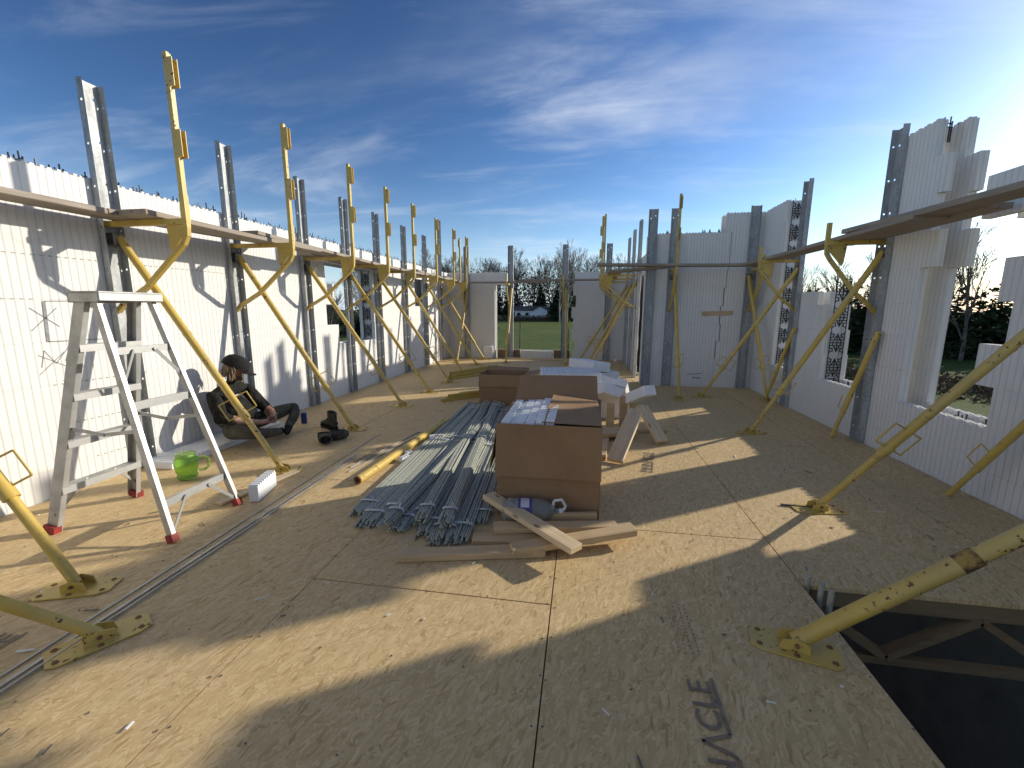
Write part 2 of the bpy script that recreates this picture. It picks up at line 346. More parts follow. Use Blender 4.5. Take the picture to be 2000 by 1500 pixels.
# ------------------------------------------------------------------ ground, basement, deck
GZ = -1.55
g = MB()
x0, x1, y0, y1 = -4.12, 3.25, -6.2, 12.28; Bg = 900
for a0, a1, b0, b1 in ((-Bg, x0, -Bg, Bg), (x1, Bg, -Bg, Bg), (x0, x1, -Bg, y0), (x0, x1, y1, Bg)):
    g.add([(a0,b0,GZ),(a1,b0,GZ),(a1,b1,GZ),(a0,b1,GZ)], [(0,1,2,3)])
tag(g.build('ground', 'grass'), kind='structure')
bs_ = MB(); bs_.box(-4.1, 3.23, -6.18, 12.26, -2.8, -2.7)
tag(bs_.build('basement_floor', 'concrete'), kind='structure')
fw_ = MB()
fw_.box(-4.1, -3.82, -6.18, 12.26, -2.7, -.36); fw_.box(2.95, 3.23, -6.18, 12.26, -2.7, -.36); fw_.box(-3.82, 2.95, 11.98, 12.26, -2.7, -.36); fw_.box(-3.82, 2.95, -6.18, -5.9, -2.7, -.36)
tag(fw_.build('foundation_wall', 'concrete'), kind='structure')

floor = tag(ob('floor', None), kind='structure')
HX0, HX1, HY0, HY1 = 1.13, 2.35, -1.4, 2.18      # stair opening
rows = [(-3.785, -2.55, 1.02), (-2.55, -1.33, 3.04), (-1.33, -.11, 1.82), (-.11, 1.13, 2.61), (1.13, 2.35, 2.18), (2.35, 2.915, 3.4)]
pcache = {}
for ri, (a, bb, yj) in enumerate(rows):
    edges = [yj+2.44*k for k in range(-4, 6)]
    cuts = [-5.9]+[e for e in edges if -5.9 < e < 11.94]+[11.945]
    for k in range(len(cuts)-1):
        ya, yb = cuts[k], cuts[k+1]
        if a >= XN-.1+.2 and ya > YJ: continue
        if a >= 1.0: yb = min(yb, YJ-.003)
        if ri == 4 and yb <= HY1+.001 and ya >= HY0-1.2:
            continue
        zo = random.uniform(-.0012, .0012)
        key = (round(bb-a, 3), round(yb-ya, 3))
        if key not in pcache:
            q = MB(); hw, hl = (bb-a)/2-.0028, (yb-ya)/2-.003
            q.box(-hw, hw, -hl, hl, -.0225, 0); pcache[key] = q.mesh('osb_panel', 'osb')
        ob('osb_panel', pcache[key], floor, ((a+bb)/2, (ya+yb)/2, zo))
# joists / trusses under the deck
def truss(y, xa, xb, name='floor_truss'):
    tr = thing(name, (xa, y, -.0235), '', '')
    q = MB(); q.box(0, xb-xa, -.019, .019, -.038-.05, -.05+.048); o = q.build('top_chord', 'truss_wood', tr)
    q = MB(); q.box(0, xb-xa, -.019, .019, -.385, -.345); q.build('bottom_chord', 'truss_wood', tr)
    n = int((xb-xa)/.38)
    for i in range(n):
        p_, q_ = (xa*0+i*.38, 0, -.088), (i*.38+.38, 0, -.345)
        if i % 2: p_, q_ = (i*.38, 0, -.345), (i*.38+.38, 0, -.088)
        q = MB(); q.beam(p_, q_, .036, .06, (0, 1, 0)); q.build('web_member', 'truss_wood', tr)
    return tr
t1 = truss(2.215, 1.18, 2.9); tag(t1, 'wooden floor truss under the edge of the stair opening', 'floor truss')
t2 = truss(2.78, 1.18, 2.9); tag(t2, 'second wooden floor truss, just behind the one at the stair opening edge', 'floor truss')
q = MB(); q.box(1.085, 1.123, -1.4, 2.19, -.30, -.024); tag(q.build('trimmer_joist', 'truss_wood'), 'long wooden joist along the deck side of the stair opening', 'joist')
# grey dowels sticking up at the corner of the opening
for k, (x, y, h) in enumerate(((1.155, 2.185, .05), (1.175, 2.10, .075), (1.195, 2.055, .06))):
    q = MB(); q.tube((0,0,-.26), (0,0,h), .013, .013, 8); o = q.build('rebar_stub', 'rebar'); o.location = (x, y, 0)
    tag(o, ['grey rebar stub tight in the corner of the stair opening', 'tallest of the grey rebar stubs at the stair opening', 'short grey rebar stub nearest the yellow brace plate at the stair opening'][k], 'rebar', 'rebar stubs at the stair opening')

# ------------------------------------------------------------------ foam block walls
def foam_wall(name, label, axis, base, sgn, courses, start=0, teeth_top=True):
    """axis 'y': wall runs along Y, inner face at X=base, outside towards sgn*X. axis 'x': runs along X, inner face at Y=base."""
    root = thing(name, (0,0,0), label, 'wall')
    T, C = .064, .165
    for ci, (z0, z1, spans, openabove) in enumerate(courses):
        for (a, bb) in spans:
            # split into blocks
            cuts = [a]; off = start+(.61 if ci % 2 else 0)+(.2032 if ci % 3 == 2 else 0)
            k = math.floor((a-off)/1.2192)+1
            while off+k*1.2192 < bb-.12:
                c = off+k*1.2192
                if c > a+.12: cuts.append(c)
                k += 1
            cuts.append(bb)
            for i in range(len(cuts)-1):
                u0, u1 = cuts[i]+.0004, cuts[i+1]-.0004
                q = MB(); uc = (u0+u1)/2
                dv = random.uniform(-.0008, .0008)
                for (v0, v1) in ((0+dv, T+dv), (T+C, 2*T+C)):
                    if axis == 'y':
                        xa, xb = sorted((sgn*v0, sgn*v1)); q.box(xa, xb, u0-uc, u1-uc, z0+.0005, z1-.0006)
                    else:
                        ya, yb = sorted((sgn*v0, sgn*v1)); q.box(u0-uc, u1-uc, ya, yb, z0+.0005, z1-.0006)
                    if openabove:
                        n = int((u1-u0)/.0508)
                        for j in range(n):
                            uu = u0-uc+.0254+j*.0508
                            for vv in ((v0+v1)/2-.016, (v0+v1)/2+.016):
                                dd = .0127; vq = sgn*(vv+(.006 if j % 2 else -.006))
                                if axis == 'y': q.box(vq-.012, vq+.012, uu-dd, uu+dd, z1-.002, z1+.014)
                                else: q.box(uu-dd, uu+dd, vq-.012, vq+.012, z1-.002, z1+.014)
                o = q.build('foam_block', 'foam', root, fix=False)
                o.location = (base, uc, 0) if axis == 'y' else (uc, base, 0)
    return root
# black plastic web tie, lying in the plane across the wall; local x across wall 0..0.165, z up one course
def web_mesh(tall=False):
    q = MB(); W = .165; t_ = .006
    def bar(x0, z0, x1, z1, w=.010): q.beam((x0, 0, z0), (x1, 0, z1), t_, w, (0, 1, 0))
    def bar2(x0, z0, x1, z1, w=.010): q.beam((x0, 0, z0), (x1, 0, z1), w, t_, (0, 1, 0))
    bar2(.006, .0, .006, .30); bar2(W-.006, .0, W-.006, .30)
    for z in (.115, .15, .185): bar2(.006, z, W-.006, z, .011)
    for x in (.04, .0825, .125): bar2(x, .115, x, .185, .010)
    for s in (1, -1):
        zc = .15
        bar2(.05, zc+s*.035, .0825, zc+s*.10, .012); bar2(W-.05, zc+s*.035, .0825, zc+s*.10, .012)
        bar2(.0825, zc+s*.035, .0825, zc+s*.115, .010)
        bar2(.006, zc+s*.06, .04, zc+s*.075, .010); bar2(W-.006, zc+s*.06, W-.04, zc+s*.075, .010)
        bar2(.04, zc+s*.06, .04, zc+s*.11, .009); bar2(W-.04, zc+s*.06, W-.04, zc+s*.11, .009)
        bar2(.006, zc+s*.12, .05, zc+s*.095, .010); bar2(W-.006, zc+s*.12, W-.05, zc+s*.095, .010)
    return q.mesh('web_tie', 'black_plastic', fix=False)
WEB = web_mesh()
def spike_mesh():
    q = MB()
    for x, h in ((-.05, .045), (-.032, .075), (0, .06), (.03, .085), (.05, .05)):
        q.beam((x, 0, -.12), (x, 0, h), .007, .008, (0, 1, 0))
    for z in (.0, .03): q.beam((-.05, 0, z), (.05, 0, z), .007, .008, (0, 1, 0))
    for s in (-1, 1):
        q.beam((s*.032, 0, .02), (s*.055, 0, .045), .007, .007, (0, 1, 0))
    return q.mesh('web_tie', 'black_plastic', fix=False)
SPIKE = spike_mesh()
def webs(root, axis, base, sgn, u, zs):
    for z in zs:
        o = ob('web_tie', WEB, root)
        if axis == 'y': o.location = (base+sgn*.064 if sgn > 0 else base-.064-.165, u, z+.002)
        else: o.location = (u, base+.064, z+.002); 
        if axis == 'x': o.rotation_euler = (0, 0, R_(90))
def core(root, axis, base, sgn, u, z0, z1):
    "foam web infill seen between the ties (end plug panel, set back)"
    q = MB()
    if axis == 'y':
        xa, xb = sorted((base+sgn*.066, base+sgn*.227)); q.box(xa, xb, u, u+.03, z0, z1)
    else: q.box(u, u+.03, base+.066, base+.227, z0, z1)
    q.build('end_plug', 'foam_plain', root, fix=False)

# left, sunlit wall with its window hole (Y 6.0-7.5)
full = [(-6.0, YF+.29)]
def cut(spans, a, bb):
    r = []
    for s, e in spans:
        if bb <= s or a >= e: r.append((s, e)); continue
        if a-s > .02: r.append((s, a))
        if e-bb > .02: r.append((bb, e))
    return r
C = CZ
zc = [-.095, .21, .515, .82, 1.125, 1.43, 1.735, 2.04, 2.345, 2.65, 2.955]
lc = [(zc[0], zc[1], full, False), (zc[1], zc[2], full, False), (zc[2], zc[3], full, False),
      (zc[3], zc[4], cut(full, 6.28, 7.48), False), (zc[4], zc[5], cut(full, 5.98, 7.47), False),
      (zc[5], zc[6], cut(cut(full, 6.22, 7.49), 9.46, 10.05), False), (zc[6], zc[7], cut(cut(full, 6.0, 7.48), 9.46, 10.02), False), (zc[7], zc[8], full, True)]
wl = foam_wall('foam_wall', 'long sunlit white foam block wall behind the stepladder and seated man', 'y', XL, -1, lc, .3)
webs(wl, 'y', XL, -1, 7.49, zc[3:7]); core(wl, 'y', XL, -1, 7.52, zc[3], zc[7])
q = MB()
for i in range(62):
    y = 1.0+i*.2032
    o = ob('web_tie', SPIKE, wl, (XL-.15, y+random.uniform(-.02, .02), zc[8]+random.uniform(-.01, .02)), (0, random.uniform(-.05, .05), random.uniform(-.5, .5)))
for i in range(24):
    y = 1.3+i*.47; h = random.uniform(.06, .12); rq = MB(); rq.tube((0,0,-.2), (random.uniform(-.01,.01), random.uniform(-.01,.01), h), .006, .006, 5)
    o = rq.build('rebar_end', 'dark_rod', wl, fix=False); o.location = (XL-.12, y+random.uniform(-.05,.05), zc[8])
# outer panel left standing in the notch of the window
# pen marks, the cut outline and painted joint gaps on the wall
def marks(root, segs, wdt, mat='marker'):
    for (ya, za, yb, zb) in segs:
        q = MB(); d = Vector((0, yb-ya, zb-za)); q.beam((0, 0, 0), d, wdt, .0016, (1, 0, 0)); o = q.build('pen_or_gap_mark', mat, root, fix=False); o.location = (XL+.0024, ya, za)
marks(wl, [(2.53, 1.415, 2.515, 1.13)], .022)
marks(wl, [(2.515, 1.131, 2.93, 1.126), (2.53, 1.416, 2.80, 1.425)], .006)
marks(wl, [(2.44, 1.37, 2.60, 1.235), (2.43, 1.21, 2.60, 1.37), (2.44, 1.04, 2.62, .93), (2.45, .95, 2.48, 1.07), (2.48, 1.07, 2.54, .97), (2.54, .97, 2.63, 1.08), (2.43, .90, 2.60, 1.05), (2.60, .98, 2.64, 1.09),
           (3.06, 1.10, 3.16, .98), (3.05, .95, 3.13, 1.08), (2.62, .83, 2.64, .70), (2.56, .84, 2.66, .82)], .0045)
dash = []
for z, ya, yb in ((.815, 2.5, 3.2), (.515, 2.6, 3.3), (.21, 2.7, 3.25), (1.735, 2.2, 2.95), (1.735, 3.2, 4.2), (1.43, 2.3, 2.5)):
    y = ya
    while y < yb: dash.append((y, z, y+.018, z)); y += .0508
marks(wl, dash, .010, 'joint_gap_shade')  # flat grey dashes paint the dark gaps of the block interlock, not pen

# far wall with the wide doorway
fc = []
for i in range(8):
    z0, z1 = zc[i], zc[i+1]
    L = -2.10 if i == 7 else -2.45
    Rr = [-.30, -.22, -.33, -.28, -.33, -.22, -.30, -.26][i]
    sp = [(-3.786, L), (Rr, XN-.003)]
    if i == 0: sp = [(-3.786, -2.45), (-1.72, -.82), (Rr, XN-.003)]
    fc.append((z0, z1, sp, i in (0, 7)))
wf = foam_wall('foam_wall', 'shaded white foam block end wall with the wide doorway looking onto the field', 'x', YF, 1, fc, .1)
for k in range(5):
    ob('web_tie', SPIKE, wf, (-1.6+k*.2, YF+.03, .10), (0, 0, 0))
for k in range(7): ob('web_tie', SPIKE, wf, (-3.6+k*.2+random.uniform(-.03,.03), YF+.15, zc[8]), (0, 0, random.uniform(-.4, .4)))
# short return wall (towards the doorway corner)
nc = []
for i in range(8):
    sp = [(8.363, YF+.29)]
    if 0 <= i < 7: sp = [(9.35+(.06 if i % 2 else 0), YF+.29)]
    if i < 7: sp = [(8.363, 8.46)]+sp
    nc.append((zc[i], zc[i+1], sp, i == 7))
wn = foam_wall('foam_wall', 'narrow foam block return wall carrying the cluster of crossing yellow brackets', 'y', XN, 1, nc, .2)
for k in range(9): ob('web_tie', SPIKE, wn, (XN+.15, 8.6+k*.38, zc[8]), (0, 0, random.uniform(-.4, .4)))
# jog wall facing the deck, with the stepped crack
jc = []
crk = [2.31, 2.31, 2.31, 2.36, 2.34, 2.375, 2.40, 2.42, 2.42]
for i in range(9):
    c = crk[i]; gw = .016 if i < 6 else .009
    if i in (0, 1): gw = .003
    sp = [(XN, c-gw/2), (c+gw/2, 3.21)]
    jc.append((zc[i], zc[i+1], sp, i == 8))
jc.append((zc[9], zc[10], [(2.32, 3.21)], True))
wj = foam_wall('foam_wall', 'shaded foam block wall with a stepped crack and a wood cleat', 'x', YJ, 1, jc, .25)
for x in (1.2, 1.4, 2.0, 2.1, 2.25): ob('web_tie', SPIKE, wj, (x, YJ+.14, zc[9]), (0, 0, R_(90)+random.uniform(-.4, .4)))
# foam scar low on the jog wall
q = MB(); q.beam((1.86, YJ-.003, .22), (2.12, YJ-.003, .245), .002, .012, (0, 0, 1)); q.beam((1.95, YJ-.003, .17), (2.10, YJ-.003, .15), .002, .02, (0, 0, 1)); q.build('gouge', 'marker', wj, fix=False)
# right wall: notches open to the sky
rc = []
for i in range(11):
    if i >= len(zc)-1: break
    z0, z1 = zc[i], zc[i+1]
    if i < 2: sp = [(-6.0, 8.066)]
    else:
        far = (7.28, 8.066)
        pier = {2: (5.86, 6.66), 3: (5.88, 6.66), 4: (5.93, 6.64), 5: (6.12, 6.60)}.get(i)
        mid = (4.46 if i != 6 else 4.30, 4.90+(.03 if i % 2 else 0))
        near = {2: 3.56, 3: 3.74, 4: 3.54, 5: 3.66, 6: 3.30, 7: 3.36, 8: 3.0, 9: 3.30}[i]
        sp = [(-6.0, near), mid, far]
        if i == 5: z1 = 1.60
        if i == 7: sp = [(-6.0, 3.92), (4.40, 4.93), far]
        if i == 8: sp = [(-6.0, 3.5), (4.34, 4.90), far]
        if i == 9: sp = [(-6.0, 2.9), (4.50, 4.87), (7.3, 8.066)]
        if pier: 
            if i == 5: rc.append((z0, z1, [pier], False)); z1 = zc[6]
            else: sp.append(pier)
    rc.append((z0, z1, sp, i in (1, 9)))
wr = foam_wall('foam_wall', 'shaded foam block wall with window gaps open to the sky, opposite the sunlit wall', 'y', XR, 1, rc, .45)
webs(wr, 'y', XR, 1, 7.27, zc[2:10]); core(wr, 'y', XR, 1, 7.30, zc[2], zc[10])
webs(wr, 'y', XR, 1, 5.85, zc[2:6]); core(wr, 'y', XR, 1, 5.95, zc[2], 1.58)
for y in (3.7, 3.95, 5.0, 5.25, 5.5, 5.75, 6.8, 7.05): ob('web_tie', SPIKE, wr, (XR+.14, y, zc[2]-.045), (0, 0, R_(90)+random.uniform(-.4, .4)))
for y in (4.62, 4.75, 7.45, 7.7): ob('web_tie', SPIKE, wr, (XR+.14, y, zc[10]-.02), (0, 0, random.uniform(-.4, .4)))

# ------------------------------------------------------------------ bracing
def plate_holes(q, W, H, n, tf, r=.009, cols=(0.,)):
    "plate W wide (u), H tall, n cells with an octagonal hole; tf(u,z)->xyz"
    cw = W/len(cols)
    for ic in range(len(cols)):
        ua, ub = -W/2+ic*cw, -W/2+(ic+1)*cw; uc = (ua+ub)/2
        for k in range(n):
            za, zb = H*k/n, H*(k+1)/n; zm = (za+zb)/2+(.04 if ic else 0)
            oc = [(uc+r*math.cos(R_(22.5+45*i)), zm+r*math.sin(R_(22.5+45*i))) for i in range(8)]
            rc_ = [(ub, zb), (ua, zb), (ua, za), (ub, za)]
            vs = [tf(*p) for p in oc]+[tf(*p) for p in rc_]
            fs = [(0,1,9,8)] and [(1,0,8),(2,1,8,9),(3,2,9),(4,3,9,10),(5,4,10),(6,5,10,11),(7,6,11),(0,7,11,8)]
            q.add(vs, fs)
def strongback_mesh(H=3.06, W=.15, D=.058):
    q = MB(); n = int(H/.305)
    plate_holes(q, W, H, n, lambda u, z: (.003, u, z), .010, (0, 1))
    for s in (-1, 1):
        plate_holes(q, D, H, n, lambda u, z, s=s: (.003+D/2+u, s*W/2, z), .009)
    return q.mesh('strongback', 'galvanised', fix=False)
SB = strongback_mesh(); SB36 = strongback_mesh(3.62)
q = MB(); q.tube((0, 0, 0), (0, 0, .004), .012, .010, 8); SCREW = q.mesh('screw', 'rusty_steel')
def pole_objs(root, top, foot, rad=.029, plate_rot=0, handle=True, low=.80):
    top = Vector(top); ft = Vector(foot)+Vector((0, 0, .03)); d = ft-top
    j = top+d*.765
    q = MB(); q.tube(top, j, rad, rad, 14); low < 1 and q.tube(top+d*.745, j+d*.012, rad+.005, rad+.005, 14)
    q.tube(top+d*.40, top+d*.408, rad+.003, rad+.003, 12)
    bp = q.build('brace_pole', 'yellow_paint', root, True)
    q = MB(); q.tube(j, ft, rad*low, rad*low*(1 if low < 1 else .96), 14); q.build('screw_tube', 'yellow_paint', root, True)
    if low > 1:
        q = MB(); q.tube(j-d*.020, j+d*.004, rad*1.14, rad*1.18, 14); q.build('rusty_collar', 'rust_paint', root, True)
    if handle:
        dn = d.normalized(); sd_ = dn.cross(Vector((0, 0, 1))).normalized(); c = top+d*.72; hl = .075
        sd_ = (sd_*.55+dn.cross(sd_)*.85).normalized()
        w_ = .115
        q = MB(); q.path([c-dn*hl-sd_*w_, c+dn*hl-sd_*w_, c+dn*hl+sd_*w_, c-dn*hl+sd_*w_], .0055, 6, True); q.build('handle', 'yellow_paint', bp)
    # foot plate
    q = MB(); mt = Matrix.Translation(Vector(foot)) @ Matrix.Rotation(plate_rot, 4, 'Z')
    pts = [(-.16,-.055),(-.13,-.075),(.12,-.075),(.165,-.05),(.165,.05),(.12,.075),(-.13,.075),(-.16,.055)]
    q.prism(pts, 'z', .002, .008)
    q.prism([(-.05,.008),(.06,.008),(.05,.045),(.0,.062),(-.045,.045)], 'y', .030, .036); q.prism([(-.05,.008),(.06,.008),(.05,.045),(.0,.062),(-.045,.045)], 'y', -.036, -.030)
    q.xform(mt); pl = q.build('foot_plate', 'yellow_paint', root)
    for (x, y) in ((-.13,-.045),(-.13,.045),(.13,-.042),(.13,.042),(.0,.058),(.0,-.058)):
        o = ob('screw', SCREW, pl, mt @ Vector((x, y, .008)))
    q = MB(); q.tube((0, -.045, .034), (0, .045, .034), .009, .009, 8); q.xform(mt); q.build('pin', 'rusty_steel', pl)
def bracket_objs(root, reach=.74, guard=True, y=.03, stub=.16):
    q = MB(); q.box(.004, reach, y-.016, y+.016, 2.005, 2.048); q.build('scaffold_arm', 'yellow_paint', root)
    q = MB(); zb = 1.93
    q.prism([(reach-.17, 2.004), (reach-.004, 2.004), (reach-.004, 1.955), (reach-.14, 1.80), (reach-.155, 1.83)], 'y', y-.004, y+.004); q.build('gusset', 'yellow_paint', root)
    # bent brace: from the outer corner in to the post
    q = MB()
    pts = [(reach+.012, y, 1.99), (reach+.006, y, 1.925), (reach-.03, y, 1.865), (reach-.42*reach/.74, y, 1.535), (reach-.53*reach/.74, y, 1.475), (.07, y, 1.40), (.012, y, 1.345)]
    for i in range(len(pts)-1): q.beam(pts[i], Vector(pts[i+1])+(Vector(pts[i+1])-Vector(pts[i])).normalized()*.006, .034, .034, (0, 1, 0))
    q.build('bracket_strut', 'yellow_paint', root)
    q = MB(); top = 3.19 if guard else 2.06+stub
    q.box(reach-.006, reach+.029, y-.0185, y+.0185, 1.985, top); gp = q.build('guard_post', 'yellow_paint', root)
    if guard:
        for z0 in (2.96, 2.48):
            q = MB(); q.box(reach+.0295, reach+.034, y-.02, y+.02, z0, z0+.19); q.box(reach+.034, reach+.074, y-.024, y-.0185, z0, z0+.19); q.box(reach+.034, reach+.074, y+.0185, y+.024, z0, z0+.19)
            q.build('rail_pocket', 'yellow_paint', gp)
        q = MB(); q.box(reach-.009, reach+.032, y-.021, y+.021, 2.02, 2.22); q.build('socket', 'yellow_paint', gp)
def wall_brace(loc, face, label, group, foot=(1.24, .08), reach=.74, guard=True, bracket=True, pole=True, mesh=SB, side=1, top=1.93, prot=None, rz=0, low=.80):
    rot = {'E': 0, 'W': math.pi, 'S': -math.pi/2}[face]
    r = thing('wall_brace', (loc[0], loc[1], 0), label, 'wall brace', group, (0, 0, rot+rz))
    ob('strongback', mesh, r, (.001, 0, .002))
    if bracket: bracket_objs(r, reach, guard, -.02*side)
    if pole: pole_objs(r, (.055, .035*side, top), (foot[0], foot[1], 0), plate_rot=random.uniform(-.3, .3) if prot is None else prot, handle=low < 1, low=low)
    # clamp
    if pole:
        q = MB(); q.box(.012, .07, .012*side-.04, .012*side+.05, top-.06, top+.03); q.build('clamp', 'dark_rod', r)
    return r
GL = 'braced steel posts along the sunlit wall'
PY = [3.04, 4.28, 5.50, 6.56, 7.62, 8.85, 10.05, 11.15]
FX = [(1.29, .08), (1.21, .15), (1.27, .16), (1.30, .15), (1.33, .08), (1.27, .0), (1.2, .25), (1.09, .42)]
names = ['steel post with yellow brace and scaffold bracket directly behind the stepladder', 'steel post with yellow brace that the seated man leans beside', 'steel post with yellow brace whose foot is beside the boots',
         'steel post with yellow brace standing in the window hole of the sunlit wall', 'steel post with yellow brace at the far edge of the window hole', 'sixth steel post with yellow brace from the stepladder along the sunlit wall',
         'seventh steel post with yellow brace from the stepladder along the sunlit wall', 'tall steel post with yellow brace in the far corner of the sunlit wall']
for k in range(8):
    wall_brace((XL+.002, PY[k]), 'E', names[k], GL, FX[k], mesh=SB36 if k == 7 else SB, reach=.74, prot=[.5, .15, .1, .1, .1, .1, .1, .1][k], rz=random.uniform(-.01, .01))
wall_brace((XL+.002, 1.50), 'E', 'yellow brace with foot plate between the stepladder and the long steel strip', GL, (1.36, .05), prot=.35)
wall_brace((XL+.002, .02), 'E', 'yellow brace whose long foot plate straddles the end of the steel strips', GL, (1.83, 1.27), prot=1.0)
# far end wall
GF = 'braced steel posts along the end wall'
for k, (x, lab, gd, fo) in enumerate(((-3.24, 'braced steel post on the end wall beside the sunlit corner', True, (1.18, .02)), (-2.0, 'braced steel post in the doorway, on the sunlit wall side', False, (1.12, .06)),
                                      (-.52, 'braced steel post in the doorway, on the shaded wall side', False, (1.15, .12)))):
    wall_brace((x, YF-.002), 'S', lab, GF, fo, reach=.60, guard=gd, prot=.2)
wall_brace((.62, YF-.002), 'S', 'plain steel post on the end wall beside the crossing yellow brackets', GF, pole=False, bracket=False)
# return wall
GN = 'braced steel posts on the narrow return wall'
wall_brace((XN-.002, 9.0), 'W', 'braced steel post on the return wall next to its door gap', GN, (.95, -.55), reach=.70, side=-1)
wall_brace((XN-.002, 10.05), 'W', 'middle braced steel post on the narrow return wall', GN, (.95, -.75), reach=.70, side=-1)
wall_brace((XN-.002, 11.15), 'W', 'braced steel post on the return wall beside the end wall corner', GN, (1.15, -.55), reach=.70, side=-1, guard=False)
# jog wall
GJ = 'braced steel posts on the cracked wall'
wall_brace((1.13, YJ-.002), 'S', 'plain steel post at the outer corner of the cracked wall', GJ, pole=False, bracket=False)
wall_brace((1.50, YJ-.002), 'S', 'braced steel post with tall guard upright on the cracked wall', GJ, (1.2, .0), reach=.42, side=1)
wall_brace((2.76, YJ-.002), 'S', 'braced steel post near the inner corner of the cracked wall', GJ, (1.12, .03), reach=.5, guard=False, side=-1)
# right wall
GR = 'braced steel posts along the shaded window wall'
wall_brace((XR-.002, 6.62), 'W', 'braced steel post between the two sky gaps of the shaded wall', GR, (1.02, -.50), reach=.52, guard=False)
wall_brace((XR-.002, 4.92), 'W', 'braced steel post at the bottom of which the wide window sill ends', GR, (1.02, -.13), reach=.52, guard=False)
wall_brace((XR-.002, 2.70), 'W', 'yellow brace whose foot plate lies in the sunlit floor patch', GR, (1.27, -.41), reach=.52, guard=False, prot=.1)
wall_brace((XR-.002, 1.42), 'W', 'large rusty yellow brace crossing the stair opening', GR, (2.02, -.31), reach=.52, guard=False, prot=-.25, low=1.13)
# spare poles leaning on the right wall
def loose_pole(foot, top, label, group='spare poles leaning on the shaded wall'):
    r = thing('brace_pole', foot, label, 'pole', group)
    d = Vector(top)-Vector(foot)
    q = MB(); q.tube((0,0,.004), d*.25, .020, .020, 10); q.tube(d*.25, d, .026, .026, 12); q.build('tube', 'yellow_paint', r, True)
    c = d*.33; dn = d.normalized(); sd_ = dn.cross(Vector((1, 0, 0))).normalized()
    q = MB(); q.path([c-dn*.07, c-dn*.07+sd_*.11, c+dn*.07+sd_*.11, c+dn*.07], .005, 6); q.build('handle', 'yellow_paint', r)
    return r
loose_pole((2.70, 5.02, 0), (2.87, 4.79, 1.16), 'spare yellow pole leaning by the wide window sill')
loose_pole((2.77, 6.98, 0), (2.87, 6.52, 1.12), 'spare yellow pole leaning by the narrow window gap near the inner corner')
loose_pole((2.74, 3.53, 0), (2.88, 3.0, 1.0), 'spare yellow pole leaning under the jagged window')

# ------------------------------------------------------------------ scaffold planks
def plank(a, bb, wdt, th, label, mat='weathered_plank', group=None, name='scaffold_plank', cat='plank'):
    a = Vector(a); bb = Vector(bb); L = (bb-a).length
    q = MB(); n = 8; 
    rg = []
    for i in range(n+1):
        x = -L/2+L*i/n; s = -.010*(1-(2*i/n-1)**2)*min(1, L/3) if name == 'scaffold_plank' else 0
        e = random.uniform(-.0015, .0015)
        rg.append([(x, -wdt/2+e, s), (x, wdt/2+e, s), (x, wdt/2+e, th+s), (x, -wdt/2+e, th+s)])
    q.rings(rg)
    o = q.build(name, mat); d = bb-a
    o.rotation_euler = d.to_track_quat('X', 'Z').to_euler(); o.location = (a+bb)/2
    bevel(o, .004)
    return tag(o, label, cat, group)
GP = 'scaffold planks on the brackets'
Z0 = 2.053
plank((-3.585, -2.4, Z0), (-3.585, 3.28, Z0), .24, .04, 'weathered grey plank above the stepladder', group=GP)
plank((-3.33, 2.86, Z0), (-3.33, 5.05, Z0), .24, .04, 'weathered plank spanning from the stepladder post to the seated man post', group=GP)
plank((-3.56, 2.80, Z0+.001), (-3.56, 4.62, Z0+.040), .20, .036, 'plank lapped on the weathered planks behind the first guard upright', group=GP)
plank((-3.34, 4.0, Z0+.042), (-3.34, 6.0, Z0+.003), .24, .038, 'weathered plank above the space between seated man and window hole', group=GP)
plank((-3.36, 6.05, Z0), (-3.36, 8.9, Z0), .24, .04, 'weathered plank passing in front of the window hole', group=GP)
plank((-3.62, 5.3, Z0), (-3.62, 8.2, Z0), .22, .04, 'inner weathered plank tight to the wall above the window hole', group=GP)
plank((-3.36, 8.3, Z0+.043), (-3.36, 10.4, Z0+.003), .24, .038, 'weathered plank along the far part of the sunlit wall', group=GP)
plank((-3.36, 10.1, Z0+.043), (-3.36, 11.3, Z0+.003), .24, .038, 'short weathered plank ending at the far sunlit corner', group=GP)
plank((-3.70, 11.52, Z0), (-1.0, 11.52, Z0), .24, .04, 'dark plank across the sunlit side of the doorway', group=GP)
plank((-1.7, 11.50, Z0+.044), (.80, 11.50, Z0+.044), .22, .04, 'dark plank across the shaded side of the doorway', group=GP)
plank((.56, 8.35, Z0), (.56, 11.3, Z0), .26, .04, 'plank along the narrow return wall', group=GP)
plank((.20, 7.72, Z0+.044), (3.0, 7.66, Z0), .22, .04, 'long plank across the cracked wall', group=GP)
plank((.55, 8.0, Z0-.05), (1.35, 7.75, Z0+.0), .2, .04, 'short stacked plank at the outer corner of the cracked wall', group=GP)
plank((2.57, 3.9, Z0), (2.57, 7.55, Z0), .24, .04, 'plank along the shaded wall past the sky gaps', group=GP)
plank((2.60, 1.6, Z0), (2.57, 4.85, Z0+.045), .24, .042, 'upper lapped plank on the shaded wall by the jagged window', group=GP)
plank((2.78, 3.6, Z0+.002), (2.78, 5.4, Z0+.002), .16, .04, 'inner plank tight to the shaded wall by the jagged window', group=GP)
plank((2.04, YJ-.012, 1.26), (2.54, YJ-.012, 1.275), .02, .075, 'small wooden cleat screwed across the stepped crack', 'lumber', name='wood_cleat', cat='cleat')

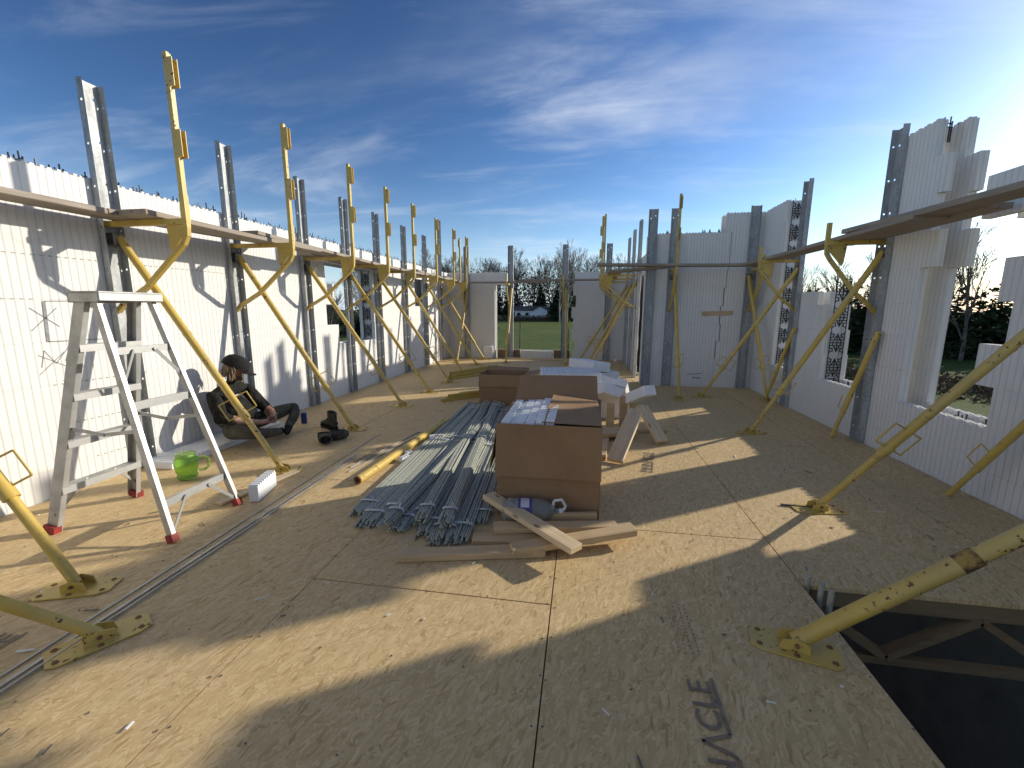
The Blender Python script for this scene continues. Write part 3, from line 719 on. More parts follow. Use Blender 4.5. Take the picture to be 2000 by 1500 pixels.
# ------------------------------------------------------------------ stepladder
lad = thing('stepladder', (-2.79, 2.23, 0), 'aluminium stepladder with red rubber feet standing by the sunlit wall', 'ladder')
def lp(x, y, z): return Vector((x+2.79, y-2.23, z))
TOPZ = 1.455
rails = {('c', 0): (lp(-3.2, 1.97, .015), lp(-2.86, 2.085, TOPZ-.02)), ('c', 1): (lp(-3.22, 2.50, .015), lp(-2.86, 2.405, TOPZ-.02)),
         ('b', 0): (lp(-2.365, 2.0, .015), lp(-2.76, 2.085, TOPZ-.02)), ('b', 1): (lp(-2.375, 2.50, .015), lp(-2.76, 2.405, TOPZ-.02))}
def channel(q, p, qv, w, d, face, th=.003):
    p = Vector(p); qv = Vector(qv); f = Vector(face)
    ax = (qv-p).normalized(); sd_ = ax.cross(f).normalized()
    q.beam(p, qv, w, th, f)
    for s in (-1, 1):
        o_ = sd_*s*(w/2-th/2)+f*(-d/2); q.beam(p+o_, qv+o_, th, d, f)
for (k, j), (a, bb) in rails.items():
    q = MB(); outw = Vector((0, -1 if j == 0 else 1, 0))
    if k == 'c': channel(q, a, bb, .075, .030, outw)
    else: q.beam(a, bb, .040, .026, outw)
    q.build('rail', 'aluminium', lad)
    q = MB(); d = (bb-a).normalized(); q.beam(a-d*.012, a+d*.035, .082 if k == 'c' else .048, .042, outw); q.build('foot', 'red_rubber', lad)
q = MB(); q.box(-.12, .10, -.175, .205, TOPZ, TOPZ+.010); 
q.box(-.12, -.112, -.175, .205, TOPZ-.055, TOPZ); q.box(.092, .10, -.175, .205, TOPZ-.045, TOPZ); q.box(-.112, .092, -.175, -.167, TOPZ-.05, TOPZ); q.box(-.112, .092, .197, .205, TOPZ-.05, TOPZ)
bevel(q.build('top_cap', 'aluminium', lad), .003)
def on(r, z):
    a, bb = rails[r]; return a+(bb-a)*((z-a.z)/(bb.z-a.z))
for z in (.285, .575, .865, 1.155):
    p_, q_ = on(('c', 0), z), on(('c', 1), z); q = MB()
    q.beam(p_, q_, .078, .004, (0, 0, 1)); q.beam(p_+Vector((-.037, 0, -.02)), q_+Vector((-.037, 0, -.02)), .004, .04, (0, 0, 1)); q.beam(p_+Vector((.037, 0, -.02)), q_+Vector((.037, 0, -.02)), .004, .04, (0, 0, 1))
    q.build('step', 'aluminium', lad)
for z, h in ((.22, .045), (.80, .045), (1.12, .04)):
    p_, q_ = on(('b', 0), z), on(('b', 1), z); q = MB(); q.beam(p_, q_, .006, h, (0, 0, 1)); q.beam(p_+Vector((-.008, 0, h/2)), q_+Vector((-.008, 0, h/2)), .02, .004); q.build('back_bar', 'aluminium', lad)
def strap(a, bb, w_=.020): q = MB(); q.beam(a, bb, .005, w_, (0, 0, 1)); q.tube(Vector(a)+Vector((-.004,0,0)), Vector(a)+Vector((.006,0,0)), .008, .008, 8); q.tube(Vector(bb)+Vector((-.004,0,0)), Vector(bb)+Vector((.006,0,0)), .008, .008, 8); q.build('knee_brace', 'aluminium', lad)
for z, dz, k in ((.22, -.17, 'b'), (1.12, -.19, 'b'), (.285, -.17, 'c')):
    for j in (0, 1):
        a, bb = on((k, j), z+dz), on((k, 0), z).lerp(on((k, 1), z), .32 if j == 0 else .68); strap(a+Vector((.008, 0, 0)), bb+Vector((.008, 0, 0)))
for j in (0, 1):
    yo = Vector((0, .012*(1 if j == 0 else -1), 0)); a, bb = on(('c', j), .66)+yo, on(('b', j), .66)+yo; mid = (a+bb)/2+Vector((0, 0, -.035))
    q = MB(); q.beam(a, mid, .006, .022); q.beam(mid, bb, .006, .022); q.tube(mid+Vector((0,-.008,0)), mid+Vector((0,.008,0)), .009, .009, 8); q.build('spreader', 'aluminium', lad)

# ------------------------------------------------------------------ seated man
def skin_body(name, joints, edges, root_i, matfn, mats, parent, sub=2, origin=(0,0,0)):
    me = bpy.data.meshes.new('tmp'); keys = list(joints); idx = {k: i for i, k in enumerate(keys)}
    me.from_pydata([Vector(joints[k][0])-Vector(origin) for k in keys], [(idx[a], idx[b_]) for a, b_ in edges], [])
    o = bpy.data.objects.new('tmp', me); COL.objects.link(o)
    md = o.modifiers.new('s', 'SKIN'); md.use_smooth_shade = True; md.branch_smoothing = .6
    for k in keys:
        sv = me.skin_vertices[0].data[idx[k]]; r = joints[k][1]; sv.radius = r if isinstance(r, tuple) else (r, r); sv.use_root = (k == root_i)
    o.modifiers.new('ss', 'SUBSURF').levels = sub
    dg = bpy.context.evaluated_depsgraph_get(); dg.update()
    nm = bpy.data.meshes.new_from_object(o.evaluated_get(dg)); bpy.data.objects.remove(o)
    nm.materials.clear()
    for mm in mats: nm.materials.append(MATS[mm])
    for p in nm.polygons:
        p.material_index = matfn(Vector(p.center)+Vector(origin)); p.use_smooth = True
    return ob(name, nm, parent)
PO = Vector((-3.55, 3.80, 0))
man = thing('person', PO, 'person in dark cap and shirt sitting cross-legged against the sunlit wall with a phone', 'person')
J = {'pelvis': ((-3.55, 3.81, .21), (.20, .19)), 'waist': ((-3.55, 3.825, .33), (.235, .23)), 'chest': ((-3.56, 3.805, .47), (.215, .205)), 'upper': ((-3.545, 3.785, .575), (.14, .13)),
     'neck': ((-3.51, 3.785, .645), .052), 'jaw': ((-3.475, 3.80, .70), (.062, .065)), 'head': ((-3.455, 3.80, .785), (.082, .092)), 'crown': ((-3.46, 3.795, .84), (.07, .078)),
     'rsh': ((-3.54, 3.585, .55), .085), 'relb': ((-3.40, 3.50, .33), .068), 'rfore': ((-3.30, 3.62, .27), .045), 'rwr': ((-3.225, 3.78, .225), .029), 'rhand': ((-3.20, 3.85, .215), (.034, .022)),
     'lsh': ((-3.55, 3.995, .55), .085), 'lelb': ((-3.43, 4.07, .335), .070), 'lfore': ((-3.34, 4.09, .28), .043), 'lwr': ((-3.245, 4.02, .235), .029), 'lhand': ((-3.205, 3.965, .225), (.034, .022)),
     'rhip': ((-3.48, 3.68, .16), .105), 'rthigh': ((-3.32, 3.56, .185), .085), 'rknee': ((-3.14, 3.50, .20), .068), 'rshin': ((-3.12, 3.70, .135), .056), 'rank': ((-3.16, 3.93, .085), .046),
     'rfoot': ((-3.20, 4.03, .060), .040), 'rtoe': ((-3.25, 4.12, .050), .030),
     'lhip': ((-3.48, 3.92, .16), .105), 'lthigh': ((-3.37, 4.14, .215), .085), 'lknee': ((-3.26, 4.39, .255), .068), 'lshin': ((-3.20, 4.27, .165), .056), 'lank': ((-3.17, 4.14, .105), .046),
     'lfoot': ((-3.13, 4.06, .072), .038), 'ltoe': ((-3.09, 3.98, .055), .028)}
ED = [('pelvis','waist'),('waist','chest'),('chest','upper'),('upper','neck'),('neck','jaw'),('jaw','head'),('head','crown'),('upper','rsh'),('rsh','relb'),('relb','rfore'),('rfore','rwr'),('rwr','rhand'),
      ('upper','lsh'),('lsh','lelb'),('lelb','lfore'),('lfore','lwr'),('lwr','lhand'),('pelvis','rhip'),('rhip','rthigh'),('rthigh','rknee'),('rknee','rshin'),('rshin','rank'),('rank','rfoot'),('rfoot','rtoe'),
      ('pelvis','lhip'),('lhip','lthigh'),('lthigh','lknee'),('lknee','lshin'),('lshin','lank'),('lank','lfoot'),('lfoot','ltoe')]
for hnd, wr, dr, thumb in (('r', J['rhand'][0], Vector((.035, .075, .012)), Vector((-.01, .045, .045))), ('l', J['lhand'][0], Vector((.035, -.07, .012)), Vector((-.01, -.04, .045)))):
    for k in range(4):
        bse = Vector(wr)+Vector((.012*(k-1.5), .006*k, -.010*(k-1.0)))+dr*.25
        a = bse+dr*(.42+.05*(k in (1, 2)))+Vector((0, 0, -.004*k)); c = a+dr*.30+Vector((-.012, 0, .028))
        J[f'{hnd}f{k}a'] = (bse, .0095); J[f'{hnd}f{k}b'] = (a, .0088); J[f'{hnd}f{k}c'] = (c, .0075)
        ED += [(hnd+'hand', f'{hnd}f{k}a'), (f'{hnd}f{k}a', f'{hnd}f{k}b'), (f'{hnd}f{k}b', f'{hnd}f{k}c')]
    a = Vector(wr)+thumb*.45; J[hnd+'ta'] = (a, .0105); J[hnd+'tb'] = (a+thumb*.6, .0085); ED += [(hnd+'hand', hnd+'ta'), (hnd+'ta', hnd+'tb')]
segs = []
REG = {'pelvis':1,'waist':0,'chest':0,'upper':0,'neck':2,'jaw':2,'head':2,'crown':2,'rsh':0,'relb':0,'rfore':2,'rwr':2,'rhand':2,'lsh':0,'lelb':0,'lfore':2,'lwr':2,'lhand':2,
       'rhip':1,'rthigh':1,'rknee':1,'rshin':1,'rank':1,'rfoot':3,'rtoe':3,'lhip':1,'lthigh':1,'lknee':1,'lshin':1,'lank':1,'lfoot':3,'ltoe':3}
def region(p):
    best = 9; reg = 0
    for k, rr in REG.items():
        r = J[k][1]; r = max(r) if isinstance(r, tuple) else r
        d = (p-Vector(J[k][0])).length-r
        if d < best: best = d; reg = rr
    for hnd in 'rl':
        for k in J:
            if k[0] == hnd and k not in REG and (p-Vector(J[k][0])).length < .03: return 2
    return reg
skin_body('body', J, ED, 'pelvis', region, ['shirt', 'trousers', 'skin', 'sock'], man, 2, PO)
# head details. face looks down along fdir
fdir = Vector((.86, .50, -.48)).normalized(); sdv = fdir.cross(Vector((0, 0, 1))).normalized(); upv = sdv.cross(fdir).normalized()
HC = Vector((-3.455, 3.80, .785))-PO
def hp(f, s, u): return HC+fdir*f+sdv*s+upv*u
q = MB(); q.rings([[hp(.085, -.010, .005), hp(.085, .010, .005), hp(.075, .0, .01)], [hp(.112, -.014, -.030), hp(.112, .014, -.030), hp(.090, 0, -.02)], [hp(.085, -.010, -.042), hp(.085, .010, -.042), hp(.08, 0, -.03)]]); q.build('nose', 'skin', man, True)
q = MB()
for s in (-1, 1): q.tube(hp(.083, s*.032, .012), hp(.089, s*.032, .012), .010, .007, 8)
q.build('eyes', 'phone_glass', man)
q = MB(); q.beam(hp(.082, -.022, -.066), hp(.082, .022, -.066), .010, .009, fdir); q.build('mouth', 'ink_red', man)
for s in (-1, 1):
    q = MB(); q.rings([[hp(-.005+.020*math.cos(a), s*.083, -.005+.030*math.sin(a)) for a in [i*math.pi/4 for i in range(8)]], [hp(-.012+.018*math.cos(a), s*.10, -.002+.028*math.sin(a)) for a in [i*math.pi/4 for i in range(8)]]]); q.build('ear', 'skin', man, True)
# cap
q = MB(); rg = []
for i in range(8):
    a = (i/7)*math.pi/2; rr = math.cos(a)**.8*.113+.002; hh_ = .005+math.sin(a)*.118
    rg.append([hp(-.006+math.cos(t_)*rr*1.10, math.sin(t_)*rr*.94, hh_) for t_ in [j*2*math.pi/18 for j in range(18)]])
q.rings(rg); cap = q.build('cap', 'cap_cloth', man, True)
q = MB(); A = [hp(.085+.115*math.cos(t_), .092*math.sin(t_), .030-.030*abs(math.sin(t_))**2-.030*math.cos(t_)) for t_ in [-math.pi/2+i*math.pi/12 for i in range(13)]]
A2 = [v-upv*.006 for v in A]; n = len(A); q.add(A+A2, [tuple(range(n)), tuple(range(2*n-1, n-1, -1))]+[(i, (i+1)%n, n+(i+1)%n, n+i) for i in range(n)]); q.build('brim', 'cap_cloth', cap)
# hair: shaggy strands round the back and cheek
q = MB(); rnd = random.Random(3)
for i in range(260):
    a = rnd.uniform(.52*math.pi, 1.48*math.pi); s0 = hp(math.cos(a)*.098, math.sin(a)*.098, rnd.uniform(-.01, .04)); 
    d1 = Vector((rnd.uniform(-.012, .012), rnd.uniform(-.012, .012), -rnd.uniform(.05, .09))); o1 = (s0-HC); o1.z = 0; o1.normalize()
    p1 = s0+d1+o1*rnd.uniform(.004, .022); p2 = p1+Vector((rnd.uniform(-.02, .02), rnd.uniform(-.02, .02), -rnd.uniform(.02, .06)))+o1*rnd.uniform(-.006, .02)
    q.tube(s0, p1, .006, .005, 4, False); q.tube(p1, p2, .005, .0015, 4, False)
for i in range(110):
    a = rnd.uniform(-1.3, 1.3); s0 = hp(.070*math.cos(a)+.008, .070*math.sin(a), rnd.uniform(-.095, -.072)); q.tube(s0, s0+fdir*rnd.uniform(.0, .02)+Vector((0, 0, -rnd.uniform(.012, .035))), .004, .001, 4, False)
q.build('hair', 'hair', man, fix=False)
ph = MB(); ph.box(-.036, .036, -.075, .075, -.004, .004); o = ph.build('phone', 'phone_glass'); o.location = (-3.165, 3.915, .250); o.rotation_euler = (.1, -.75, .35); bevel(o, .004, 2)
tag(o, 'dark phone in the seated man\'s hands', 'phone')
q = MB(); n = 28; prof = []
fs = tag(ob('foam_sheet', None, None, (-3.62, 3.72, 0)), 'ridged white foam sheet that the seated man sits on', 'foam sheet')
q = MB(); q.box(-.165, .170, -.72, .70, .002, .050); q.build('slab', 'foam_plain', fs)
for i in range(34):
    y = -.70+i*.0412
    q = MB(); q.prism([(y-.017, .0495), (y+.017, .0495), (y+.008, .063), (y-.008, .063)], 'x', -.163, .172) ; o = q.build('ridge', 'foam_plain', fs)
# blue can beside his knee
q = MB(); q.lathe([(.028, 0), (.034, .008), (.034, .115), (.027, .13), (.027, .133), (.022, .133)], 18); q2 = q.build('drink_can', 'blue_can', None, True); q2.location = (-3.30, 4.58, .002)
tag(q2, 'blue drink can on the floor beside the seated man\'s knee', 'can')

# ------------------------------------------------------------------ boots
def boot(loc, rot, label):
    r = thing('work_boot', loc, label, 'boot', 'pair of work boots', rot)
    q = MB(); n = 14; rg = []
    secs = [(-.12, .040, .03, .095), (-.11, .045, .02, .105), (-.06, .044, .02, .115), (-.01, .043, .02, .105), (.05, .048, .02, .085), (.10, .052, .02, .072), (.145, .046, .02, .062), (.17, .028, .024, .045)]
    for x, hw, zb, zt in secs:
        rg.append([(x, hw*math.cos(a)*(1 if math.sin(a) < .3 else .86), zb+(zt-zb)*(.5+.5*math.sin(a))) for a in [i*2*math.pi/n for i in range(n)]])
    q.rings(rg); q.build('upper', 'boot_leather', r, True)
    q = MB(); q.rings([[(-.065+.060*(1+.04*k)*math.cos(a), .047*math.sin(a), z+.012*math.cos(a)) for a in [i*2*math.pi/n for i in range(n)]] for k, z in enumerate((.085, .13, .17, .19))]+
                      [[(-.065+.050*math.cos(a), .037*math.sin(a), z+.012*math.cos(a)) for a in [i*2*math.pi/n for i in range(n)]] for z in (.19, .12)], True); q.build('shaft', 'boot_leather', r, True)
    q = MB(); pl = [(-.128,-.030),(-.10,-.045),(0,-.042),(.08,-.052),(.14,-.046),(.178,-.02),(.178,.02),(.14,.046),(.08,.052),(0,.042),(-.10,.045),(-.128,.030)]
    q.prism(pl, 'z', .0, .024); q.box(-.125, -.05, -.04, .04, -.012, 0); so_ = q.build('sole', 'boot_sole', r)
    q = MB()
    for k in range(6): q.beam((.05-.018*k, -.022, .088+.012*k), (.05-.018*k, .022, .088+.012*k), .006, .006)
    q.path([(0, 0, .13), (.02, .03, .10), (.03, .055, .06), (.05, .075, .012)], .003, 5); q.build('lace', 'boot_sole', r)
    return r
boot((-2.86, 4.42, .014), (0, 0, 2.6), 'grey work boot standing upright beside the yellow brace foot')
boot((-2.60, 4.02, .054), (R_(88), 0, .65), 'dark work boot tipped on its side with sole towards the deck')

# ------------------------------------------------------------------ green jug
jug = thing('plastic_mug', (-3.15, 2.86, .002), 'large translucent green plastic mug with handle and straw on the floor', 'mug')
q = MB(); q.lathe([(.055, 0), (.070, .01), (.074, .03), (.066, .045), (.074, .06), (.083, .10), (.085, .14), (.080, .165), (.066, .18), (.066, .19), (.063, .19), (.063, .18), (.077, .163), (.082, .14), (.080, .10), (.071, .06), (.063, .045), (.070, .03), (.066, .013), (.01, .006)], 24)
q.build('body', 'green_plastic', jug, True)
q = MB(); q.lathe([(.070, .185), (.070, .212), (.058, .216), (.02, .217)], 24); q.build('lid', 'green_plastic', jug, True)
q = MB(); a = Vector((.80, .60, 0)); q.path([a*.078+Vector((0,0,.165)), a*.125+Vector((0,0,.165)), a*.148+Vector((0,0,.145)), a*.148+Vector((0,0,.085)), a*.125+Vector((0,0,.06)), a*.08+Vector((0,0,.06))], .011, 8); q.build('handle', 'green_plastic', jug, True)
q = MB(); q.tube((-.01, 0, .215), (-.022, .004, .262), .006, .006, 8); q.build('straw', 'white_plastic', jug, True)

# ------------------------------------------------------------------ water bottle lying down by the big box
wb = thing('water_bottle', (-.30, 2.575, .088), 'clear plastic water bottle with blue label lying in front of the large cardboard box', 'bottle', rot=(0, R_(90), R_(6)))
q = MB(); q.lathe([(.06, -.185), (.078, -.175), (.082, -.15), (.078, -.13), (.083, -.11), (.079, -.095), (.083, -.08), (.083, .02), (.079, .03), (.083, .045), (.080, .06), (.072, .10), (.045, .15), (.024, .165), (.022, .185), (.020, .185), (.022, .163), (.043, .148), (.070, .098), (.078, .058), (.080, .02), (.080, -.15), (.075, -.172), (.01, -.18)], 24)
q.build('body', 'clear_plastic', wb, True)
q = MB(); q.lathe([(.0838, -.075), (.0838, .008)], 24, cap=False); lb = q.build('label_band', 'label_blue', wb, True)
q = MB()
q.prism([(.0845*math.cos(a), .0845*math.sin(a)) for a in [-.1+math.pi+i*.12 for i in range(9)]]+[(.084*math.cos(a), .084*math.sin(a)) for a in [-.1+math.pi+.96-i*.12 for i in range(9)]], 'z', -.062, -.008); q.build('label_print', 'label_white', lb)
q = MB(); q.path([(-.02, 0, .14), (-.075, 0, .15), (-.085, 0, .20), (-.04, 0, .225), (-.01, 0, .21), (-.012, 0, .165)], .009, 8); q.tube((0, 0, .183), (0, 0, .205), .025, .025, 14); q.build('cap_handle', 'white_plastic', wb, True)

# ------------------------------------------------------------------ cardboard boxes
def panel(name, a, bb, c, d, th, mat, parent, sag=0):
    "four corner sheet with thickness, subdivided so that it can bow"
    a, bb, c, d = map(Vector, (a, bb, c, d)); nrm = (bb-a).cross(d-a).normalized(); q = MB(); n = 8; top = []; bot = []
    for i in range(n+1):
        for j in range(n+1):
            u, v = i/n, j/n; p_ = (a*(1-u)+bb*u)*(1-v)+(d*(1-u)+c*u)*v
            p_ = p_+nrm*sag*math.sin(math.pi*u)*math.sin(math.pi*v*.9)
            top.append(p_+nrm*th/2); bot.append(p_-nrm*th/2)
    k = len(top); fs_ = []
    I = lambda i, j: i*(n+1)+j
    for i in range(n):
        for j in range(n): fs_ += [(I(i,j), I(i+1,j), I(i+1,j+1), I(i,j+1)), (k+I(i,j), k+I(i,j+1), k+I(i+1,j+1), k+I(i+1,j))]
    for i in range(n): fs_ += [(I(i,0), k+I(i,0), k+I(i+1,0), I(i+1,0)), (I(i,n), I(i+1,n), k+I(i+1,n), k+I(i,n)), (I(0,i), I(0,i+1), k+I(0,i+1), k+I(0,i)), (I(n,i), k+I(n,i), k+I(n,i+1), I(n,i+1))]
    q.add(top+bot, fs_); return q.build(name, mat, parent, False, True)
B = (-.20, 3.06); hw, hd, bh = .335, .39, .632
box1 = thing('cardboard_box', (B[0], B[1], .003), 'large open cardboard box full of foam slabs in the middle of the deck', 'box')
T_ = .006
panel('side_panel', (-hw,-hd,0), (hw,-hd,0), (hw,-hd,bh), (-hw,-hd,bh), T_, 'cardboard', box1, .006)
panel('side_panel', (-hw,hd,0), (hw,hd,0), (hw,hd,bh), (-hw,hd,bh), T_, 'cardboard', box1)
panel('side_panel', (-hw,-hd+.004,0), (-hw,hd-.004,0), (-hw,hd-.004,bh), (-hw,-hd+.004,bh), T_, 'cardboard', box1)
panel('side_panel', (hw,-hd+.004,0), (hw,hd-.004,0), (hw,hd-.004,bh), (hw,-hd+.004,bh), T_, 'cardboard', box1)
panel('front_flap', (-hw-.002,-hd-.008,bh+.004), (hw+.004,-hd-.008,bh+.004), (hw+.006,-hd-.030,bh-.345), (-hw-.012,-hd-.034,bh-.345), T_, 'cardboard', box1, .008)
panel('back_flap', (-hw,hd,bh+.004), (hw,hd,bh+.004), (hw-.01,hd+.16,bh+.185), (-hw+.02,hd+.16,bh+.175), T_, 'cardboard', box1, .012)
panel('side_flap', (hw,-hd+.02,bh+.006), (hw,hd-.01,bh+.006), (-.02,hd-.03,bh+.055), (-.05,-hd+.035,bh+.012), T_, 'cardboard', box1, -.02)
panel('side_flap', (-hw-.004,-hd+.02,bh), (-hw-.004,hd-.01,bh), (-hw-.085,hd-.02,bh-.30), (-hw-.06,-hd+.03,bh-.33), T_, 'cardboard', box1)
q = MB(); q.tube((.06, .08, bh+.034), (.10, .09, bh+.040), .012, .006, 7); q.tube((.085, .07, bh+.036), (.12, .11, bh+.03), .006, .01, 6)
# foam slabs standing inside
def ridged_slab(q, x0, x1, y0, y1, z0, z1, pitch=.026, axis='y'):
    q.box(x0, x1, y0, y1, z0, z1)
    if axis == 'y':
        n = max(1, int((y1-y0)/pitch))
        for i in range(n):
            y = y0+(y1-y0)*(i+.5)/n; q.prism([(y-pitch*.36, z1-.001), (y+pitch*.36, z1-.001), (y+pitch*.2, z1+pitch*.42), (y-pitch*.2, z1+pitch*.42)], 'x', x0+.001, x1-.001)
    else:
        n = max(1, int((x1-x0)/pitch))
        for i in range(n):
            x = x0+(x1-x0)*(i+.5)/n; q.prism([(x-pitch*.36, z1-.001), (x+pitch*.36, z1-.001), (x+pitch*.2, z1+pitch*.42), (x-pitch*.2, z1+pitch*.42)], 'y', y0+.001, y1-.001)
x = B[0]-hw+.012; k = 0
while x < B[0]-.015:
    wd = [.062, .030, .062, .062, .062][k % 5]; q = MB(); top = bh-.012+random.uniform(-.02, .012)-(.03 if k == 1 else 0)
    ridged_slab(q, -wd/2+.002, wd/2-.002, -.36, .37, 0, top, .052); o = q.build('foam_slab', 'foam_plain'); o.location = (x+wd/2, B[1], .012)
    tag(o, 'white ridged foam slab packed upright in the large cardboard box', 'foam slab', 'foam slabs in the large box'); x += wd+.004; k += 1
box2 = thing('cardboard_box', (-1.13, 6.20, .003), 'smaller empty open cardboard box behind the rebar bundles', 'box')
hw, hd, bh = .325, .25, .44
panel('side_panel', (-hw,-hd,0), (hw,-hd,0), (hw,-hd,bh), (-hw,-hd,bh), T_, 'cardboard', box2)
panel('side_panel', (-hw,hd,0), (hw,hd,0), (hw,hd,bh), (-hw,hd,bh), T_, 'cardboard', box2)
panel('side_panel', (-hw,-hd+.004,0), (-hw,hd-.004,0), (-hw,hd-.004,bh), (-hw,-hd+.004,bh), T_, 'cardboard', box2)
panel('side_panel', (hw,-hd+.004,0), (hw,hd-.004,0), (hw,hd-.004,bh), (hw,-hd+.004,bh), T_, 'cardboard', box2)
panel('bottom', (-hw+.004,-hd+.004,.004), (hw-.004,-hd+.004,.004), (hw-.004,hd-.004,.004), (-hw+.004,hd-.004,.004), T_, 'cardboard', box2)
panel('front_flap', (-hw,-hd-.008,bh+.003), (hw,-hd-.008,bh+.003), (hw+.004,-hd-.03,bh-.17), (-hw-.004,-hd-.03,bh-.17), T_, 'cardboard', box2)
panel('back_flap', (-hw,hd,bh+.003), (hw,hd,bh+.003), (hw,hd+.17,bh+.02), (-hw,hd+.16,bh+.04), T_, 'cardboard', box2)
panel('side_flap', (hw+.003,-hd,bh), (hw+.003,hd,bh), (hw+.20,hd,bh+.02), (hw+.19,-hd,bh+.03), T_, 'cardboard', box2)

# ------------------------------------------------------------------ rebar bundles
rod = MB(); LR = 3.45
rod.tube((0, 0, 0), (0, LR, 0), .0072, .0072, 7); 
for i in range(60):
    pass
RODM = rod.mesh('rod', 'rebar', True)
GB = 'rebar bundles on the deck'
# (near x, near y, far x, far y, rods, base z)
BUN = [(-1.44, 2.50, -1.55, 5.92, 22, 0), (-1.33, 2.36, -1.46, 5.80, 22, 0), (-1.22, 2.45, -1.37, 5.88, 24, 0), (-1.11, 2.34, -1.28, 5.76, 21, 0), (-1.00, 2.42, -1.20, 5.85, 24, 0),
       (-.90, 2.30, -1.12, 5.75, 24, 0), (-.80, 2.24, -1.04, 5.66, 26, 0), (-.70, 2.27, -.97, 5.70, 24, 0), (-1.16, 2.30, -1.10, 5.72, 12, .062), (-.96, 2.38, -1.30, 5.80, 14, .062), (-.80, 2.36, -1.17, 5.78, 14, .062), (-.63, 2.52, -.90, 5.92, 15, 0)]
for bi, (xa, ya, xb, yb, n, zb) in enumerate(BUN):
    lab = f'{ORD[11-bi]} bundle of grey rebar rods on the floor from the large cardboard box' if zb == 0 and bi < 8 else ['', ''][0]
    if bi < 8: lab = f'floor-level bundle of grey rebar rods, {ORD[8-bi]} out from the large cardboard box'
    elif bi == 11: lab = 'floor-level bundle of grey rebar rods tight against the large cardboard box'
    else: lab = ['small rebar bundle lying askew on top of the pile, steepest across it', 'small rebar bundle on top in the middle of the rebar pile', 'small rebar bundle on top, near the cardboard box side of the rebar pile'][bi-8]
    ang = math.atan2(-(xb-xa), yb-ya)
    r = thing('rebar_bundle', (xa, ya, zb), lab, 'rebar bundle', GB, (0, 0, ang))
    # hex packing in rows
    pts = []; row = 0; left = n; n = int(n*1.15); left = n; wrow = 9 if n > 16 else 6
    while left > 0:
        c = min(left, wrow-(row % 2) if row else wrow)
        for i in range(c): pts.append(((i-(c-1)/2)*.0152, .0078+row*.0128))
        left -= c; row += 1
    for (px, pz) in pts:
        o = ob('rod', RODM, r, (px+random.uniform(-.003, .003), random.uniform(-.05, .05), pz), (random.uniform(-.0012, .0012), random.uniform(0, 3), random.uniform(-.006, .006)))
    for yy in (.14, 1.75, 3.2):
        hwid = .0152*wrow/2+.006; zt = .0128*row+.008
        q = MB(); seg = 14
        rgs = [[(math.copysign(abs(math.cos(a))**.6, math.cos(a))*hwid*kk, yv, zt/2+math.copysign(abs(math.sin(a))**.6, math.sin(a))*(zt/2+.001)*kk) for a in [i*2*math.pi/seg for i in range(seg)]] for yv, kk in ((yy-.012, 1.0), (yy+.014, 1.02))]
        q.rings(rgs, False)
        if yy < 1: q.beam((hwid*.5, yy, zt), (hwid*.5+random.uniform(-.03, .03), yy+random.uniform(-.03, .04), zt+.035), .016, .001)
        q.build('tape_band', 'tape', r, True)

# ------------------------------------------------------------------ lumber
def board(a, bb, wdt, th, label, roll_=0, mat='lumber', group='lumber offcuts in front of the large box'):
    a = Vector(a); bb = Vector(bb); L = (bb-a).length; q = MB(); q.box(-L/2, L/2, -wdt/2, wdt/2, -th/2, th/2); o = q.build('lumber_board', mat)
    o.rotation_mode = 'QUATERNION'; o.rotation_quaternion = (bb-a).to_track_quat('X', 'Z') @ Euler((roll_, 0, 0)).to_quaternion(); o.location = (a+bb)/2; bevel(o, .003)
    return tag(o, label, 'board', group)
board((-.985, 2.055, .022), (-.18, 2.245, .022), .089, .038, 'longest board offcut, its end reaching out past the rebar ends')
board((-.36, 2.185, .045), (.335, 2.46, .078), .089, .038, 'pale board offcut with one end raised above its own shadow')
board((-.60, 2.675, .128), (.0, 2.145, .104), .092, .036, 'board offcut lying diagonally across the top of the lumber offcuts', mat='lumber_pale')
board((-.61, 2.29, .022), (-.08, 2.36, .022), .085, .038, 'short board offcut lying flat beside the rebar ends')
board((-.50, 2.375, .062), (.24, 2.535, .052), .089, .036, 'split board offcut lying under the diagonal board')
board((-.06, 2.46, .022), (.345, 2.585, .022), .089, .038, 'pale short board offcut whose end sticks out past the box corner', mat='lumber_pale')
board((-.46, 2.50, .048), (.12, 2.615, .048), .038, .089, 'board offcut standing on edge against the water bottle')
GA = 'boards and blocks beside the large box'
board((.315, 3.80, .022), (.56, 4.42, .36), .145, .038, 'wide pale board leaning up to the peak beside the foam pieces', mat='lumber_pale', group=GA)
board((.84, 4.45, .025), (.66, 4.80, .32), .12, .05, 'short thick board leaning against the wide pale board', mat='lumber_pale', group=GA)
board((.19, 3.86, .02), (.28, 4.75, .02), .10, .038, 'floor-level board alongside the large cardboard box', group=GA)
board((.28, 4.83, .022), (.95, 4.90, .022), .09, .040, 'board lying flat under the two leaning boards', group=GA)
for k, (x, y, h, lab) in enumerate(((.34, 5.0, .30, 'upright stub board behind the large cardboard box corner'), (.50, 5.15, .36, 'upright stub board in the middle behind the leaning boards'), (.62, 5.3, .34, 'upright stub board under the tilted foam piece'))):
    q = MB(); q.box(-.045, .045, -.019, .019, 0, h); o = q.build('lumber_board', 'lumber'); o.location = (x, y, .001); o.rotation_euler = (0, 0, .2*k); bevel(o, .003); tag(o, lab, 'board', GA)
q = MB(); q.box(-.22, .22, -.12, .12, 0, .038); o = q.build('lumber_board', 'lumber'); o.location = (.36, 4.62, .042); o.rotation_euler = (0, 0, .3); tag(o, 'wide board scrap lying on the boards beside the large box', 'board', GA)
